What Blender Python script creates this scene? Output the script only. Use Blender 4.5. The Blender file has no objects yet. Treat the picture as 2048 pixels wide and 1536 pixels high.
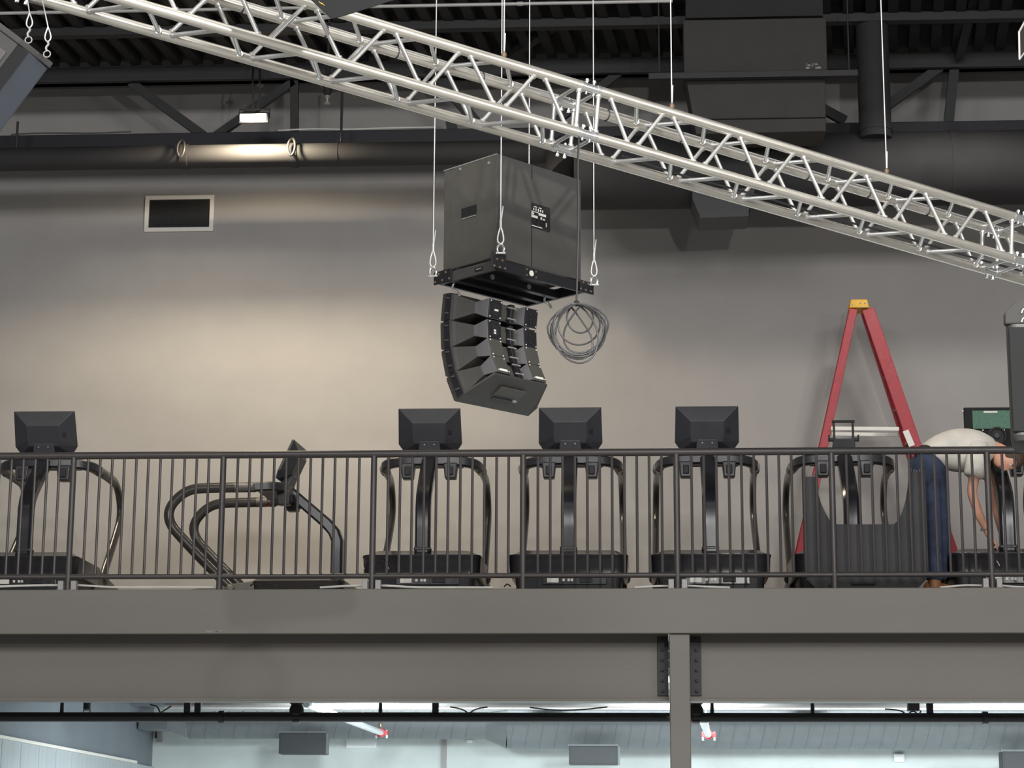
import bpy, bmesh, math, random
from mathutils import Vector, Matrix
random.seed(7)
V = Vector
scene = bpy.context.scene
C = scene.collection

# ------------------------------------------------------------------ camera
F_PX, PITCH, YAW, ROLL = 4300.0, math.radians(12.4), math.radians(3.5), 0.005
EYE = V((0, 0, 1.6))
fw = V((-math.sin(YAW) * math.cos(PITCH), math.cos(YAW) * math.cos(PITCH), math.sin(PITCH)))
rt = V((math.cos(YAW), math.sin(YAW), 0))
up = rt.cross(fw)
rt, up = rt * math.cos(ROLL) + up * math.sin(ROLL), up * math.cos(ROLL) - rt * math.sin(ROLL)
cam = bpy.data.cameras.new('camera')
cam.sensor_width = 36
cam.lens = F_PX / 2048 * 36
cam.clip_end = 200
camo = bpy.data.objects.new('camera', cam)
C.objects.link(camo)
camo.matrix_world = Matrix(((rt.x, up.x, -fw.x, EYE.x), (rt.y, up.y, -fw.y, EYE.y), (rt.z, up.z, -fw.z, EYE.z), (0, 0, 0, 1)))
scene.camera = camo

# ------------------------------------------------------------------ world, lights, exposure
world = bpy.data.worlds.new('world')
scene.world = world
world.use_nodes = True
world.node_tree.nodes['Background'].inputs[0].default_value = (0.95, 0.97, 1.0, 1)
world.node_tree.nodes['Background'].inputs[1].default_value = 0.17
vs = scene.view_settings
vs.view_transform = 'Standard'
vs.look = 'None'
vs.exposure = 0.0
vs.gamma = 1.0
vs.use_curve_mapping = False


def area(name, loc, target, energy, size, col=(1, 1, 1), sy=None):
    l = bpy.data.lights.new(name, 'AREA')
    l.energy = energy
    l.color = col
    l.size = size
    if sy:
        l.shape = 'RECTANGLE'
        l.size_y = sy
    o = bpy.data.objects.new(name, l)
    C.objects.link(o)
    o.location = loc
    o.rotation_euler = (V(target) - V(loc)).to_track_quat('-Z', 'Y').to_euler()
    return o


# unseen front lamps on the camera side, and soft high-bay lights under the roof
area('unseen_front_light', (1.9, 4.6, 4.95), (0.2, 11, 5.0), 185, 0.1, (1.0, 0.97, 0.91))  # unseen lamp placed so the truss throws its shadow on the subwoofer
area('unseen_front_light', (5.2, 6.5, 5.3), (2.0, 11.5, 4.9), 85, 0.3, (1.0, 0.98, 0.94))  # added to brighten the right end of the truss
for hx in (-6, 0, 6):
    area('high_bay_light', (hx, -0.5, 8.6), (hx, 6.5, 0), 850, 4.0, (1.0, 0.99, 0.99))
    area('high_bay_light', (hx, 9.0, 8.6), (hx, 10.5, 0), 40, 3.0, (1.0, 0.98, 0.96))
# unseen spots added as fill under the roof, brightening the wall behind the treadmills
for hx, en, cl in ((-4.2, 480, (1.0, 0.88, 0.68)), (-1.4, 380, (1.0, 0.88, 0.68)), (2.8, 290, (1.0, 0.95, 0.88))):
    sl = bpy.data.lights.new('mezzanine_fill', 'SPOT')
    sl.energy = en
    sl.color = cl
    sl.spot_size = math.radians(88)
    sl.spot_blend = 1.0
    sl.shadow_soft_size = 0.2
    so_ = bpy.data.objects.new('mezzanine_fill', sl)
    C.objects.link(so_)
    so_.location = (hx, 16.6, 8.6)
    so_.rotation_euler = (V((hx, 20.2, 3.6)) - V((hx, 16.6, 8.6))).to_track_quat('-Z', 'Y').to_euler()
# lamps added out of view under the slab to brighten the lower room
for hx in (-2.6, 0.4, 3.4, 6.4):
    area('lower_room_fill', (hx, 20.5, 3.22), (hx, 21.6, 0), 430, 0.5, (0.88, 0.96, 1.0), 1.6)
    area('lower_wall_fill', (hx, 25.1, 3.3), (hx, 26.0, 3.2), 9, 2.6, (0.92, 0.97, 1.0), 0.08)  # added strip lamp that whitens the top of the back wall


# ------------------------------------------------------------------ helpers
def at(px, py, Y):
    r = fw * F_PX + rt * (px - 1024) - up * (py - 768)
    return EYE + r * (Y / r.y)


def atZ(px, py, Z):
    r = fw * F_PX + rt * (px - 1024) - up * (py - 768)
    return EYE + r * ((Z - EYE.z) / r.z)


def along(P, d, px):
    """distance t so that P + d t is seen in column px"""
    a = rt * F_PX - fw * (px - 1024)
    return -((P - EYE).dot(a)) / d.dot(a)


class MB:
    def __init__(s):
        s.v = []
        s.f = []

    def _add(s, vs, fs):
        n = len(s.v)
        s.v += [V(p) for p in vs]
        s.f += [[i + n for i in f] for f in fs]
        return s

    def box(s, x0, x1, y0, y1, z0, z1):
        return s.hexa([(x0, y0, z0), (x1, y0, z0), (x1, y1, z0), (x0, y1, z0), (x0, y0, z1), (x1, y0, z1), (x1, y1, z1), (x0, y1, z1)])

    def hexa(s, p):
        return s._add(p, [(3, 2, 1, 0), (4, 5, 6, 7), (0, 1, 5, 4), (1, 2, 6, 5), (2, 3, 7, 6), (3, 0, 4, 7)])

    def bar(s, p, q, w, h, upv=(0, 0, 1)):
        p, q = V(p), V(q)
        d = (q - p).normalized()
        a = d.cross(V(upv))
        if a.length < 1e-4:
            a = d.cross(V((0, 1, 0)))
        a.normalize()
        b = a.cross(d)
        a, b = a * w / 2, b * h / 2
        return s.hexa([p - a - b, p + a - b, q + a - b, q - a - b, p - a + b, p + a + b, q + a + b, q - a + b])

    def tube(s, pts, r, n=10, closed=False, rs=None, flat=None):
        pts = [V(p) for p in pts]
        m = len(pts)
        rings = []
        nrm = None
        for i, p in enumerate(pts):
            if closed:
                d = pts[(i + 1) % m] - pts[i - 1]
            else:
                d = pts[min(i + 1, m - 1)] - pts[max(i - 1, 0)]
            d.normalize()
            if nrm is None:
                nrm = d.cross(V((0, 0, 1)))
                if nrm.length < 1e-3:
                    nrm = d.cross(V((0, 1, 0)))
            nrm = (nrm - d * nrm.dot(d)).normalized()
            b = d.cross(nrm)
            rr = rs[i] if rs else r
            k = flat or 1.0
            rings.append([p + nrm * math.cos(2 * math.pi * j / n) * rr * k + b * math.sin(2 * math.pi * j / n) * rr for j in range(n)])
        return s.loft(rings, caps=not closed, wrap=closed)

    def loft(s, rings, caps=True, wrap=False):
        n = len(rings[0])
        vs, fs = [], []
        for r in rings:
            vs += list(r)
        m = len(rings)
        for i in range(m if wrap else m - 1):
            a, b = i * n, ((i + 1) % m) * n
            for j in range(n):
                k = (j + 1) % n
                fs.append((a + j, a + k, b + k, b + j))
        if caps and not wrap:
            fs.append(tuple(range(n - 1, -1, -1)))
            fs.append(tuple((m - 1) * n + j for j in range(n)))
        return s._add(vs, fs)

    def extr(s, poly, vec):
        vec = V(vec)
        poly = [V(p) for p in poly]
        return s.loft([poly, [p + vec for p in poly]])

    def lathe(s, prof, c, axis=(0, 0, 1), n=16):
        ax = V(axis).normalized()
        a = ax.cross(V((0, 1, 0)))
        if a.length < 1e-3:
            a = ax.cross(V((1, 0, 0)))
        a.normalize()
        b = ax.cross(a)
        c = V(c)
        return s.loft([[c + ax * z + (a * math.cos(2 * math.pi * j / n) + b * math.sin(2 * math.pi * j / n)) * max(r, 1e-4) for j in range(n)] for r, z in prof])

    def build(s, name, mat, parent=None, bevel=0, smooth=False, world=False, seg=2, sub=0):
        off = parent['_o'] if (world and parent is not None) else None
        o0 = V(off) if off is not None else V((0, 0, 0))
        me = bpy.data.meshes.new(name)
        me.from_pydata([tuple(p - o0) for p in s.v], [], s.f)
        bm = bmesh.new()
        bm.from_mesh(me)
        bmesh.ops.recalc_face_normals(bm, faces=bm.faces)
        bm.to_mesh(me)
        bm.free()
        me.materials.append(mat)
        if smooth:
            me.polygons.foreach_set('use_smooth', [True] * len(me.polygons))
            try:
                me.set_sharp_from_angle(angle=math.radians(40))
            except Exception:
                pass
        o = bpy.data.objects.new(name, me)
        C.objects.link(o)
        if parent is not None:
            o.parent = parent
            if world and '_o' in parent:
                o['_o'] = (0.0, 0.0, 0.0) if parent.type == 'MESH' else (0.0, 0.0, 0.0)
                o['_o'] = tuple(o0)
        if bevel:
            b = o.modifiers.new('bevel', 'BEVEL')
            b.width = bevel
            b.segments = seg
            b.limit_method = 'ANGLE'
            b.angle_limit = math.radians(35)
        if sub:
            m = o.modifiers.new('sub', 'SUBSURF')
            m.levels = m.render_levels = sub
        return o


def tag(o, label, cat, group=None):
    o['label'] = label
    o['category'] = cat
    if group:
        o['group'] = group
    return o


def thing(name, label, cat, loc=(0, 0, 0), rotz=0, group=None):
    o = bpy.data.objects.new(name, None)
    C.objects.link(o)
    o.empty_display_size = 0.1
    o.location = loc
    o.rotation_euler = (0, 0, rotz)
    o['_o'] = tuple(loc)
    return tag(o, label, cat, group)


def struct(o, label=None):
    o['kind'] = 'structure'
    if label:
        o['label'] = label
    return o


def copy_tree(o, parent=None):
    c = o.copy()
    C.objects.link(c)
    c.parent = parent
    for ch in list(o.children):
        copy_tree(ch, c)
    return c


# ------------------------------------------------------------------ materials
def srgb(r, g, b):
    f = lambda u: (u / 12.92 if u <= 0.04045 else ((u + 0.055) / 1.055) ** 2.4)
    return (f(r / 255), f(g / 255), f(b / 255))


def mat(name, col, rough=0.5, metal=0.0, noise=0.08, scale=8.0, bump=0.0, bscale=None, stretch=None, spec=0.5, rvar=0.0, col2=None):
    m = bpy.data.materials.new(name)
    m.use_nodes = True
    nt = m.node_tree
    b = nt.nodes['Principled BSDF']
    b.inputs['Roughness'].default_value = rough
    b.inputs['Metallic'].default_value = metal
    b.inputs['Specular IOR Level'].default_value = spec
    tc = nt.nodes.new('ShaderNodeTexCoord')
    mp = nt.nodes.new('ShaderNodeMapping')
    nt.links.new(tc.outputs['Object'], mp.inputs[0])
    if stretch:
        mp.inputs['Scale'].default_value = stretch
    n = nt.nodes.new('ShaderNodeTexNoise')
    n.inputs['Scale'].default_value = scale
    n.inputs['Detail'].default_value = 5
    nt.links.new(mp.outputs[0], n.inputs['Vector'])
    cr = nt.nodes.new('ShaderNodeValToRGB')
    cr.color_ramp.elements[0].position = 0.3
    cr.color_ramp.elements[1].position = 0.7
    lo = col2 if col2 else tuple(c * (1 - noise) for c in col)
    hi = col if col2 else tuple(min(1, c * (1 + noise)) for c in col)
    cr.color_ramp.elements[0].color = (*lo, 1)
    cr.color_ramp.elements[1].color = (*hi, 1)
    nt.links.new(n.outputs['Fac'], cr.inputs[0])
    nt.links.new(cr.outputs[0], b.inputs['Base Color'])
    if rvar:
        mr = nt.nodes.new('ShaderNodeMapRange')
        mr.inputs['To Min'].default_value = max(0, rough - rvar)
        mr.inputs['To Max'].default_value = min(1, rough + rvar)
        nt.links.new(n.outputs['Fac'], mr.inputs['Value'])
        nt.links.new(mr.outputs[0], b.inputs['Roughness'])
    if bump:
        n2 = nt.nodes.new('ShaderNodeTexNoise')
        n2.inputs['Scale'].default_value = bscale or 60
        n2.inputs['Detail'].default_value = 3
        nt.links.new(mp.outputs[0], n2.inputs['Vector'])
        bp = nt.nodes.new('ShaderNodeBump')
        bp.inputs['Strength'].default_value = bump
        bp.inputs['Distance'].default_value = 0.01
        nt.links.new(n2.outputs['Fac'], bp.inputs['Height'])
        nt.links.new(bp.outputs[0], b.inputs['Normal'])
    return m


def emit(name, col, strength):
    m = bpy.data.materials.new(name)
    m.use_nodes = True
    b = m.node_tree.nodes['Principled BSDF']
    b.inputs['Base Color'].default_value = (*col, 1)
    b.inputs['Emission Color'].default_value = (*col, 1)
    b.inputs['Emission Strength'].default_value = strength
    return m


M = dict(
    wall=mat('wall_paint', srgb(155, 152, 150), 0.75, noise=0.03, scale=3, bump=0.15, bscale=140),
    fascia=mat('bronze_paint', srgb(110, 105, 98), 0.5, noise=0.05, scale=2.5, stretch=(0.25, 1, 1), bump=0.05, bscale=60),
    roof=mat('black_roof_paint', srgb(30, 29, 30), 0.75, noise=0.15),
    steel=mat('dark_steel_paint', srgb(44, 43, 44), 0.55, noise=0.1),
    duct=mat('dark_duct_paint', srgb(44, 43, 44), 0.8, noise=0.1, scale=4),
    boxduct=mat('grey_brown_duct', srgb(56, 54, 52), 0.7, noise=0.1, scale=5),
    navy=mat('navy_black', srgb(26, 26, 34), 0.5, noise=0.1),
    alu=mat('brushed_aluminium', srgb(220, 215, 204), 0.33, 0.8, noise=0.05, scale=10, stretch=(1, 1, 6), rvar=0.08),
    alud=mat('aluminium_brace', srgb(214, 213, 210), 0.33, 0.75, noise=0.06, scale=20),
    chrome=mat('bright_zinc', srgb(226, 226, 224), 0.22, 0.85, noise=0.1, scale=60),
    wire=mat('steel_wire', srgb(205, 205, 203), 0.4, 0.35, noise=0.1, scale=80),
    subp=mat('subwoofer_paint', srgb(82, 80, 73), 0.5, noise=0.06, scale=14, bump=0.06, bscale=220),
    cab=mat('speaker_paint', srgb(62, 60, 57), 0.45, noise=0.08, scale=14, bump=0.08, bscale=220),
    cabg=mat('speaker_gloss', srgb(76, 74, 72), 0.38, noise=0.08, scale=6, bump=0.04, bscale=220),
    black=mat('satin_black', srgb(30, 30, 34), 0.4, noise=0.1, scale=20),
    blackm=mat('matte_black', srgb(26, 26, 28), 0.65, noise=0.1, scale=20),
    grey=mat('chamfer_grey', srgb(88, 87, 88), 0.5, noise=0.06, scale=20),
    plate=mat('amp_plate', srgb(74, 73, 68), 0.42, noise=0.06, scale=20),
    white=mat('white_label', srgb(225, 222, 214), 0.6, noise=0.04, scale=40),
    railm=mat('rail_paint', srgb(68, 64, 63), 0.42, noise=0.06, scale=20),
    tread=mat('treadmill_plastic', srgb(42, 42, 46), 0.36, noise=0.08, scale=20, bump=0.03, bscale=300),
    treadg=mat('treadmill_gloss', srgb(36, 36, 40), 0.22, noise=0.08, scale=20),
    treads=mat('treadmill_matte', srgb(56, 57, 62), 0.5, noise=0.06, scale=20),
    tgrey=mat('treadmill_grey', srgb(92, 90, 86), 0.45, noise=0.05, scale=20),
    trail=mat('handrail_metal', srgb(62, 60, 58), 0.26, 0.35, noise=0.06, scale=20),
    red=mat('ladder_fibreglass', srgb(158, 24, 38), 0.32, noise=0.1, scale=12, rvar=0.12, bump=0.3, bscale=160),
    redpale=mat('worn_fibreglass', srgb(205, 120, 116), 0.6, noise=0.2, scale=60, col2=srgb(176, 46, 56)),
    yellow=mat('yellow_plastic', srgb(222, 170, 30), 0.45, noise=0.08, scale=20),
    redp=mat('red_plastic', srgb(190, 24, 30), 0.4),
    ltgrey=mat('light_grey_metal', srgb(150, 148, 145), 0.5, 0.2, noise=0.06),
    pcb=mat('circuit_board', srgb(20, 92, 62), 0.45, noise=0.35, scale=60),
    shirt=mat('white_cotton', srgb(228, 222, 210), 0.85, noise=0.04, scale=12, bump=0.4, bscale=18),
    denim=mat('blue_denim', srgb(56, 66, 90), 0.85, noise=0.3, scale=14, bump=0.4, bscale=22),
    skin=mat('skin', srgb(222, 166, 140), 0.5, noise=0.06, scale=20),
    hair=mat('brown_hair', srgb(84, 62, 50), 0.7, noise=0.3, scale=60, bump=0.5, bscale=120),
    boot=mat('tan_leather', srgb(150, 104, 66), 0.6, noise=0.12, scale=20),
    belt=mat('dark_leather', srgb(48, 40, 34), 0.5),
    lowwall=mat('lower_concrete', srgb(206, 214, 212), 0.7, noise=0.1, scale=1.6, bump=0.1, bscale=40),
    lowleft=mat('lower_left_paint', srgb(118, 126, 132), 0.6, noise=0.07, scale=3, stretch=(1, 0.6, 0.1)),
    ribp=mat('grey_wall_panel', srgb(168, 176, 178), 0.55, noise=0.08, scale=30, stretch=(1, 1, 0.02)),
    lowduct=mat('grey_spiral_duct', srgb(108, 114, 116), 0.5, noise=0.06, scale=10),
    lowspk=mat('charcoal_box', srgb(50, 53, 55), 0.55, noise=0.05),
    pipew=mat('white_pipe', srgb(214, 222, 224), 0.45, noise=0.04),
    floor=mat('concrete_floor', srgb(150, 150, 148), 0.6, noise=0.08, scale=2),
    rubber=mat('rubber_floor', srgb(150, 147, 140), 0.7, noise=0.1, scale=4),
    cable=mat('black_cable', srgb(44, 44, 46), 0.45),
    cable2=mat('dark_grey_cable', srgb(66, 65, 66), 0.4),
    greyc=mat('grey_cable', srgb(92, 92, 92), 0.4),
    whitec=mat('white_cable', srgb(226, 224, 218), 0.5),
    vblack=mat('flat_black', srgb(17, 17, 18), 0.8),
    sgrey=mat('soft_grey_plastic', srgb(66, 65, 63), 0.85),
    coverm=mat('cover_plastic', srgb(44, 44, 47), 0.6, noise=0.06, scale=20),
    bluec=mat('blue_grey_side', srgb(66, 71, 79), 0.45, noise=0.05),
    mesh=mat('speaker_mesh', srgb(74, 70, 70), 0.6, noise=0.25, scale=160),
    brass=mat('brass', srgb(150, 128, 108), 0.4, 0.6),
)
LAMP = emit('lamp_led', (1.0, 0.86, 0.58), 38)
SIGN = mat('white_sign_face', srgb(235, 240, 240), 0.5)

# ------------------------------------------------------------------ levels
YF = 16.12                    # fascia plane
YR = 16.20                    # railing plane
ZF = at(1047, 1177, YF).z     # mezzanine floor level
ZB = at(1047, 1267, YF).z     # fascia bottom
YW = 20.2                     # upper back wall
print('ZF', ZF, 'ZB', ZB)

# ------------------------------------------------------------------ setting
struct(MB().box(-14, 14, -16, 32, -0.2, 0).build('floor', M['floor']), 'grey concrete hall floor')
s = MB()
s.box(-9, 9, YF + 0.06, YW + 0.3, ZF - 0.22, ZF)
s.box(-9, 9, YF, YF + 0.06, ZB, ZF)
struct(s.build('floor_upper', M['fascia'], bevel=0.006), 'dark bronze mezzanine slab edge below the railing')
fas = bpy.data.objects['floor_upper']
sc = MB()
for k in range(26):
    big = k < 14
    q = at(410 + random.random() * 38, 1261 + random.random() * 4, YF) if big else at(380 + random.random() * 60, 1185 + random.random() * 60, YF)
    e = random.uniform(.003, .009) if big else random.uniform(.001, .003)
    sc.box(q.x - e, q.x + e, YF - .0015, YF, q.z - e * .45, q.z + e * .45)
sc.build('paint_scuff', M['ltgrey'], fas)
struct(MB().box(-9, 9, YF + 0.3, YW, ZF, ZF + 0.004).build('floor_finish', M['rubber']), 'grey gym floor on the mezzanine')
struct(MB().box(-9, 9, YW, YW + 0.25, ZF - 0.22, 9.75).build('wall_back', M['wall']), 'grey painted upper wall behind the treadmills')

ZROOF = at(600, 131, 19.3).z + 0.02
roof = MB().box(-9, 9, 2, 19.4, ZROOF + 0.09, ZROOF + 0.25).box(-9, 9, 19.4, YW + .2, ZROOF + 0.5, ZROOF + 0.62).box(-9, 9, 19.36, 19.4, ZROOF + 0.25, ZROOF + 0.62).build('ceiling', M['roof'])
struct(roof, 'black painted corrugated roof deck')
rm = None
for i in range(64):
    x = -6.2 + i * 0.2
    if rm is None:
        rib = MB().bar((0, 0, 0), (0.19, 1.88, 0), 0.09, 0.09).build('deck_rib', M['roof'], roof)
        rm = rib
    else:
        rib = rm.copy()
        C.objects.link(rib)
    rib.location = (x, 17.4, ZROOF + 0.045)

# lower room
YL = 26.0
ZLC = ZF - 0.22
struct(MB().box(-9, 9, YL, YL + 0.2, 0, ZLC).build('wall_lower_back', M['lowwall']), 'pale grey concrete back wall of the lower room')
xl = at(305, 1500, YL).x
wl = struct(MB().box(xl - 0.2, xl, YF + 1.2, YL, 0, ZLC).build('wall_lower_left', M['lowleft']), 'blue grey side wall of the lower room')
struct(MB().box(xl, xl + 0.03, YL - 0.03, YL, 0, 2.6).build('trim_1', M['white']), 'white corner trim in the lower room')
# ribbed panels on the lower part of the left wall
rl = at(0, 1471, 20.0)
p0 = at(2, 1472, 1)          # direction toward the panel top edge
d0 = p0 - EYE
k = (xl - EYE.x) / d0.x
ztop = EYE.z + d0.z * k
y0p = EYE.y + d0.y * k
yy = y0p - 0.7
i = 0
while yy < YL - 0.05:
    wdt = min(0.62, YL - 0.04 - yy)
    pb = MB()
    pb.box(xl, xl + 0.04, yy, yy + wdt - 0.012, 0.02, ztop - 0.03)
    pb.build('wall_panel', M['ribp'], wl, bevel=0.004)
    yy += 0.62
MB().box(xl, xl + 0.055, y0p - 0.9, YL - 1.0, ztop - 0.03, ztop).build('panel_cap', M['white'], wl)
# upper strip of ceiling deck in the lower room
low = MB()
for i in range(9):
    low.box(xl, 9, 18.0 + i * 0.85, 18.1 + i * 0.85, ZLC - 0.07, ZLC)
struct(low.build('trim_2', M['lowleft']), 'grey ceiling ribs of the lower room')
a = at(884, 1478, YL - 0.02)
b = at(893, 1478, YL - 0.02)
struct(MB().box(a.x, b.x, YL - 0.04, YL, 0, a.z).build('trim_3', M['wall']), 'pale vertical joint strip on the lower back wall')

# ------------------------------------------------------------------ steel beam and column under the slab
YB = YF + 0.30
zb0, zb1 = at(1047, 1403, YB - 0.05).z, ZB + 0.02
cxl, cxr = at(1339, 1320, YF + 0.03).x, at(1380, 1320, YF + 0.03).x


def beam(x0, x1, label):
    t = thing('steel_beam', label, 'beam', ((x0 + x1) / 2, YB, zb0), group='steel beams under the mezzanine')
    MB().box(x0, x1, YB, YB + 0.02, zb0 + 0.02, zb1 + 0.1).build('web', M['fascia'], t, world=True)
    MB().box(x0, x1, YB - 0.09, YB + 0.11, zb0, zb0 + 0.022).build('bottom_flange', M['fascia'], t, world=True, bevel=0.004)
    return t


xjl, xjr = cxl - 0.005, cxr + 0.005
bl = beam(-9, xjl, 'long dark bronze steel beam left of the column under the mezzanine')
br = beam(xjr, 9, 'dark bronze steel beam right of the column under the mezzanine')
for t, sx, xa in ((bl, -1, xjl), (br, 1, xjr)):
    x1 = xa + sx * 0.085
    cl = MB().box(min(xa, x1), max(xa, x1), YB - 0.014, YB, at(1320, 1392, YB).z, at(1320, 1274, YB).z).build('clip_plate', M['steel'], t, world=True, bevel=0.003)
    for j in range(6):
        zc = at(1325, 1280 + j * 20.5, YB).z
        MB().lathe([(0.014, 0), (0.014, 0.012), (0.008, 0.014), (0.008, 0.024)], (xa + sx * 0.048, YB - 0.014, zc), (0, -1, 0), 6).build('bolt', M['steel'], cl, world=True)
t = thing('steel_column', 'dark bronze square steel column under the mezzanine', 'column', ((cxl + cxr) / 2, YF + 0.12, 0))
MB().box(cxl, cxr, YF + 0.03, YF + 0.24, 0, ZB - 0.002).build('shaft', M['fascia'], t, world=True, bevel=0.006)
MB().box(cxl - 0.08, cxr + 0.08, YF - 0.05, YF + 0.32, 0, 0.02).build('base_plate', M['steel'], t, world=True)

# ------------------------------------------------------------------ railing
ZT = at(1047, 906, YR).z
ZBR = at(1047, 1151, YR).z
rail = thing('guard_railing', 'dark metal guard railing with thin balusters along the mezzanine edge', 'railing', (0, YR, ZF))
MB().tube([(-6.5, YR, ZT), (6.5, YR, ZT)], 0.029, 14).build('top_rail', M['railm'], rail, smooth=True, world=True)
MB().tube([(-6.5, YR, ZBR), (6.5, YR, ZBR)], 0.02, 12).build('bottom_rail', M['railm'], rail, smooth=True, world=True)
posts = [at(p, 1040, YR).x for p in (142, 443, 746, 1046, 1354, 1666, 1979)]
step = (posts[-1] - posts[0]) / 6
posts = [posts[0] - step] + posts + [posts[-1] + step]
pm = bm_ = None
for i, x in enumerate(posts):
    if pm is None:
        pm = MB().tube([(0, 0, ZF - ZF), (0, 0, ZT - ZF)], 0.024, 12).build('post', M['railm'], rail, smooth=True)
        o = pm
    else:
        o = pm.copy()
        C.objects.link(o)
    o.location = (x, 0, 0)
    if i in (1, 3, 5, 7):
        for sx in (-1, 1):
            if bm_ is None:
                q = MB().box(-0.021, 0.021, -0.03, 0.03, 0, 0.075)
                q.box(-0.028, 0.028, -0.04, 0.04, 0, 0.008)
                bm_ = q.build('mounting_bracket', M['ltgrey'], rail, bevel=0.003)
                bm_['label'] = 'pale grey mounting bracket at the post foot'
                o = bm_
            else:
                o = bm_.copy()
                C.objects.link(o)
            o.location = (x + sx * 0.05, 0, 0)
    if i + 1 < len(posts):
        w = posts[i + 1] - x
        g = w / 12.4
        for j in range(11):
            bx_ = x + g * 1.2 + j * g
            if j == 0 and i == 0:
                bal = MB().tube([(0, 0, ZBR - ZF), (0, 0, ZT - ZF)], 0.0105, 8).build('baluster', M['railm'], rail, smooth=True)
                o = bal
            else:
                o = bal.copy()
                C.objects.link(o)
            o.location = (bx_, 0, 0)

# ------------------------------------------------------------------ treadmills
def rrect(x0, x1, y0, y1, r, z, n=5, sk=None):
    out = []
    for cx, cy, a0 in ((x1 - r, y1 - r, 0), (x0 + r, y1 - r, 90), (x0 + r, y0 + r, 180), (x1 - r, y0 + r, 270)):
        for j in range(n + 1):
            a = math.radians(a0 + 90 * j / n)
            out.append(V((cx + r * math.cos(a), cy + r * math.sin(a), z)))
    return out


def smoothpath(pts, n=6, it=2):
    """Chaikin corner rounding"""
    pts = [V(p) for p in pts]
    for _ in range(it):
        q = [pts[0]]
        for i in range(len(pts) - 1):
            a, b = pts[i], pts[i + 1]
            q += [a * 0.75 + b * 0.25, a * 0.25 + b * 0.75]
        q.append(pts[-1])
        pts = q
    return pts


TG = 'treadmills on the mezzanine'


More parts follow.
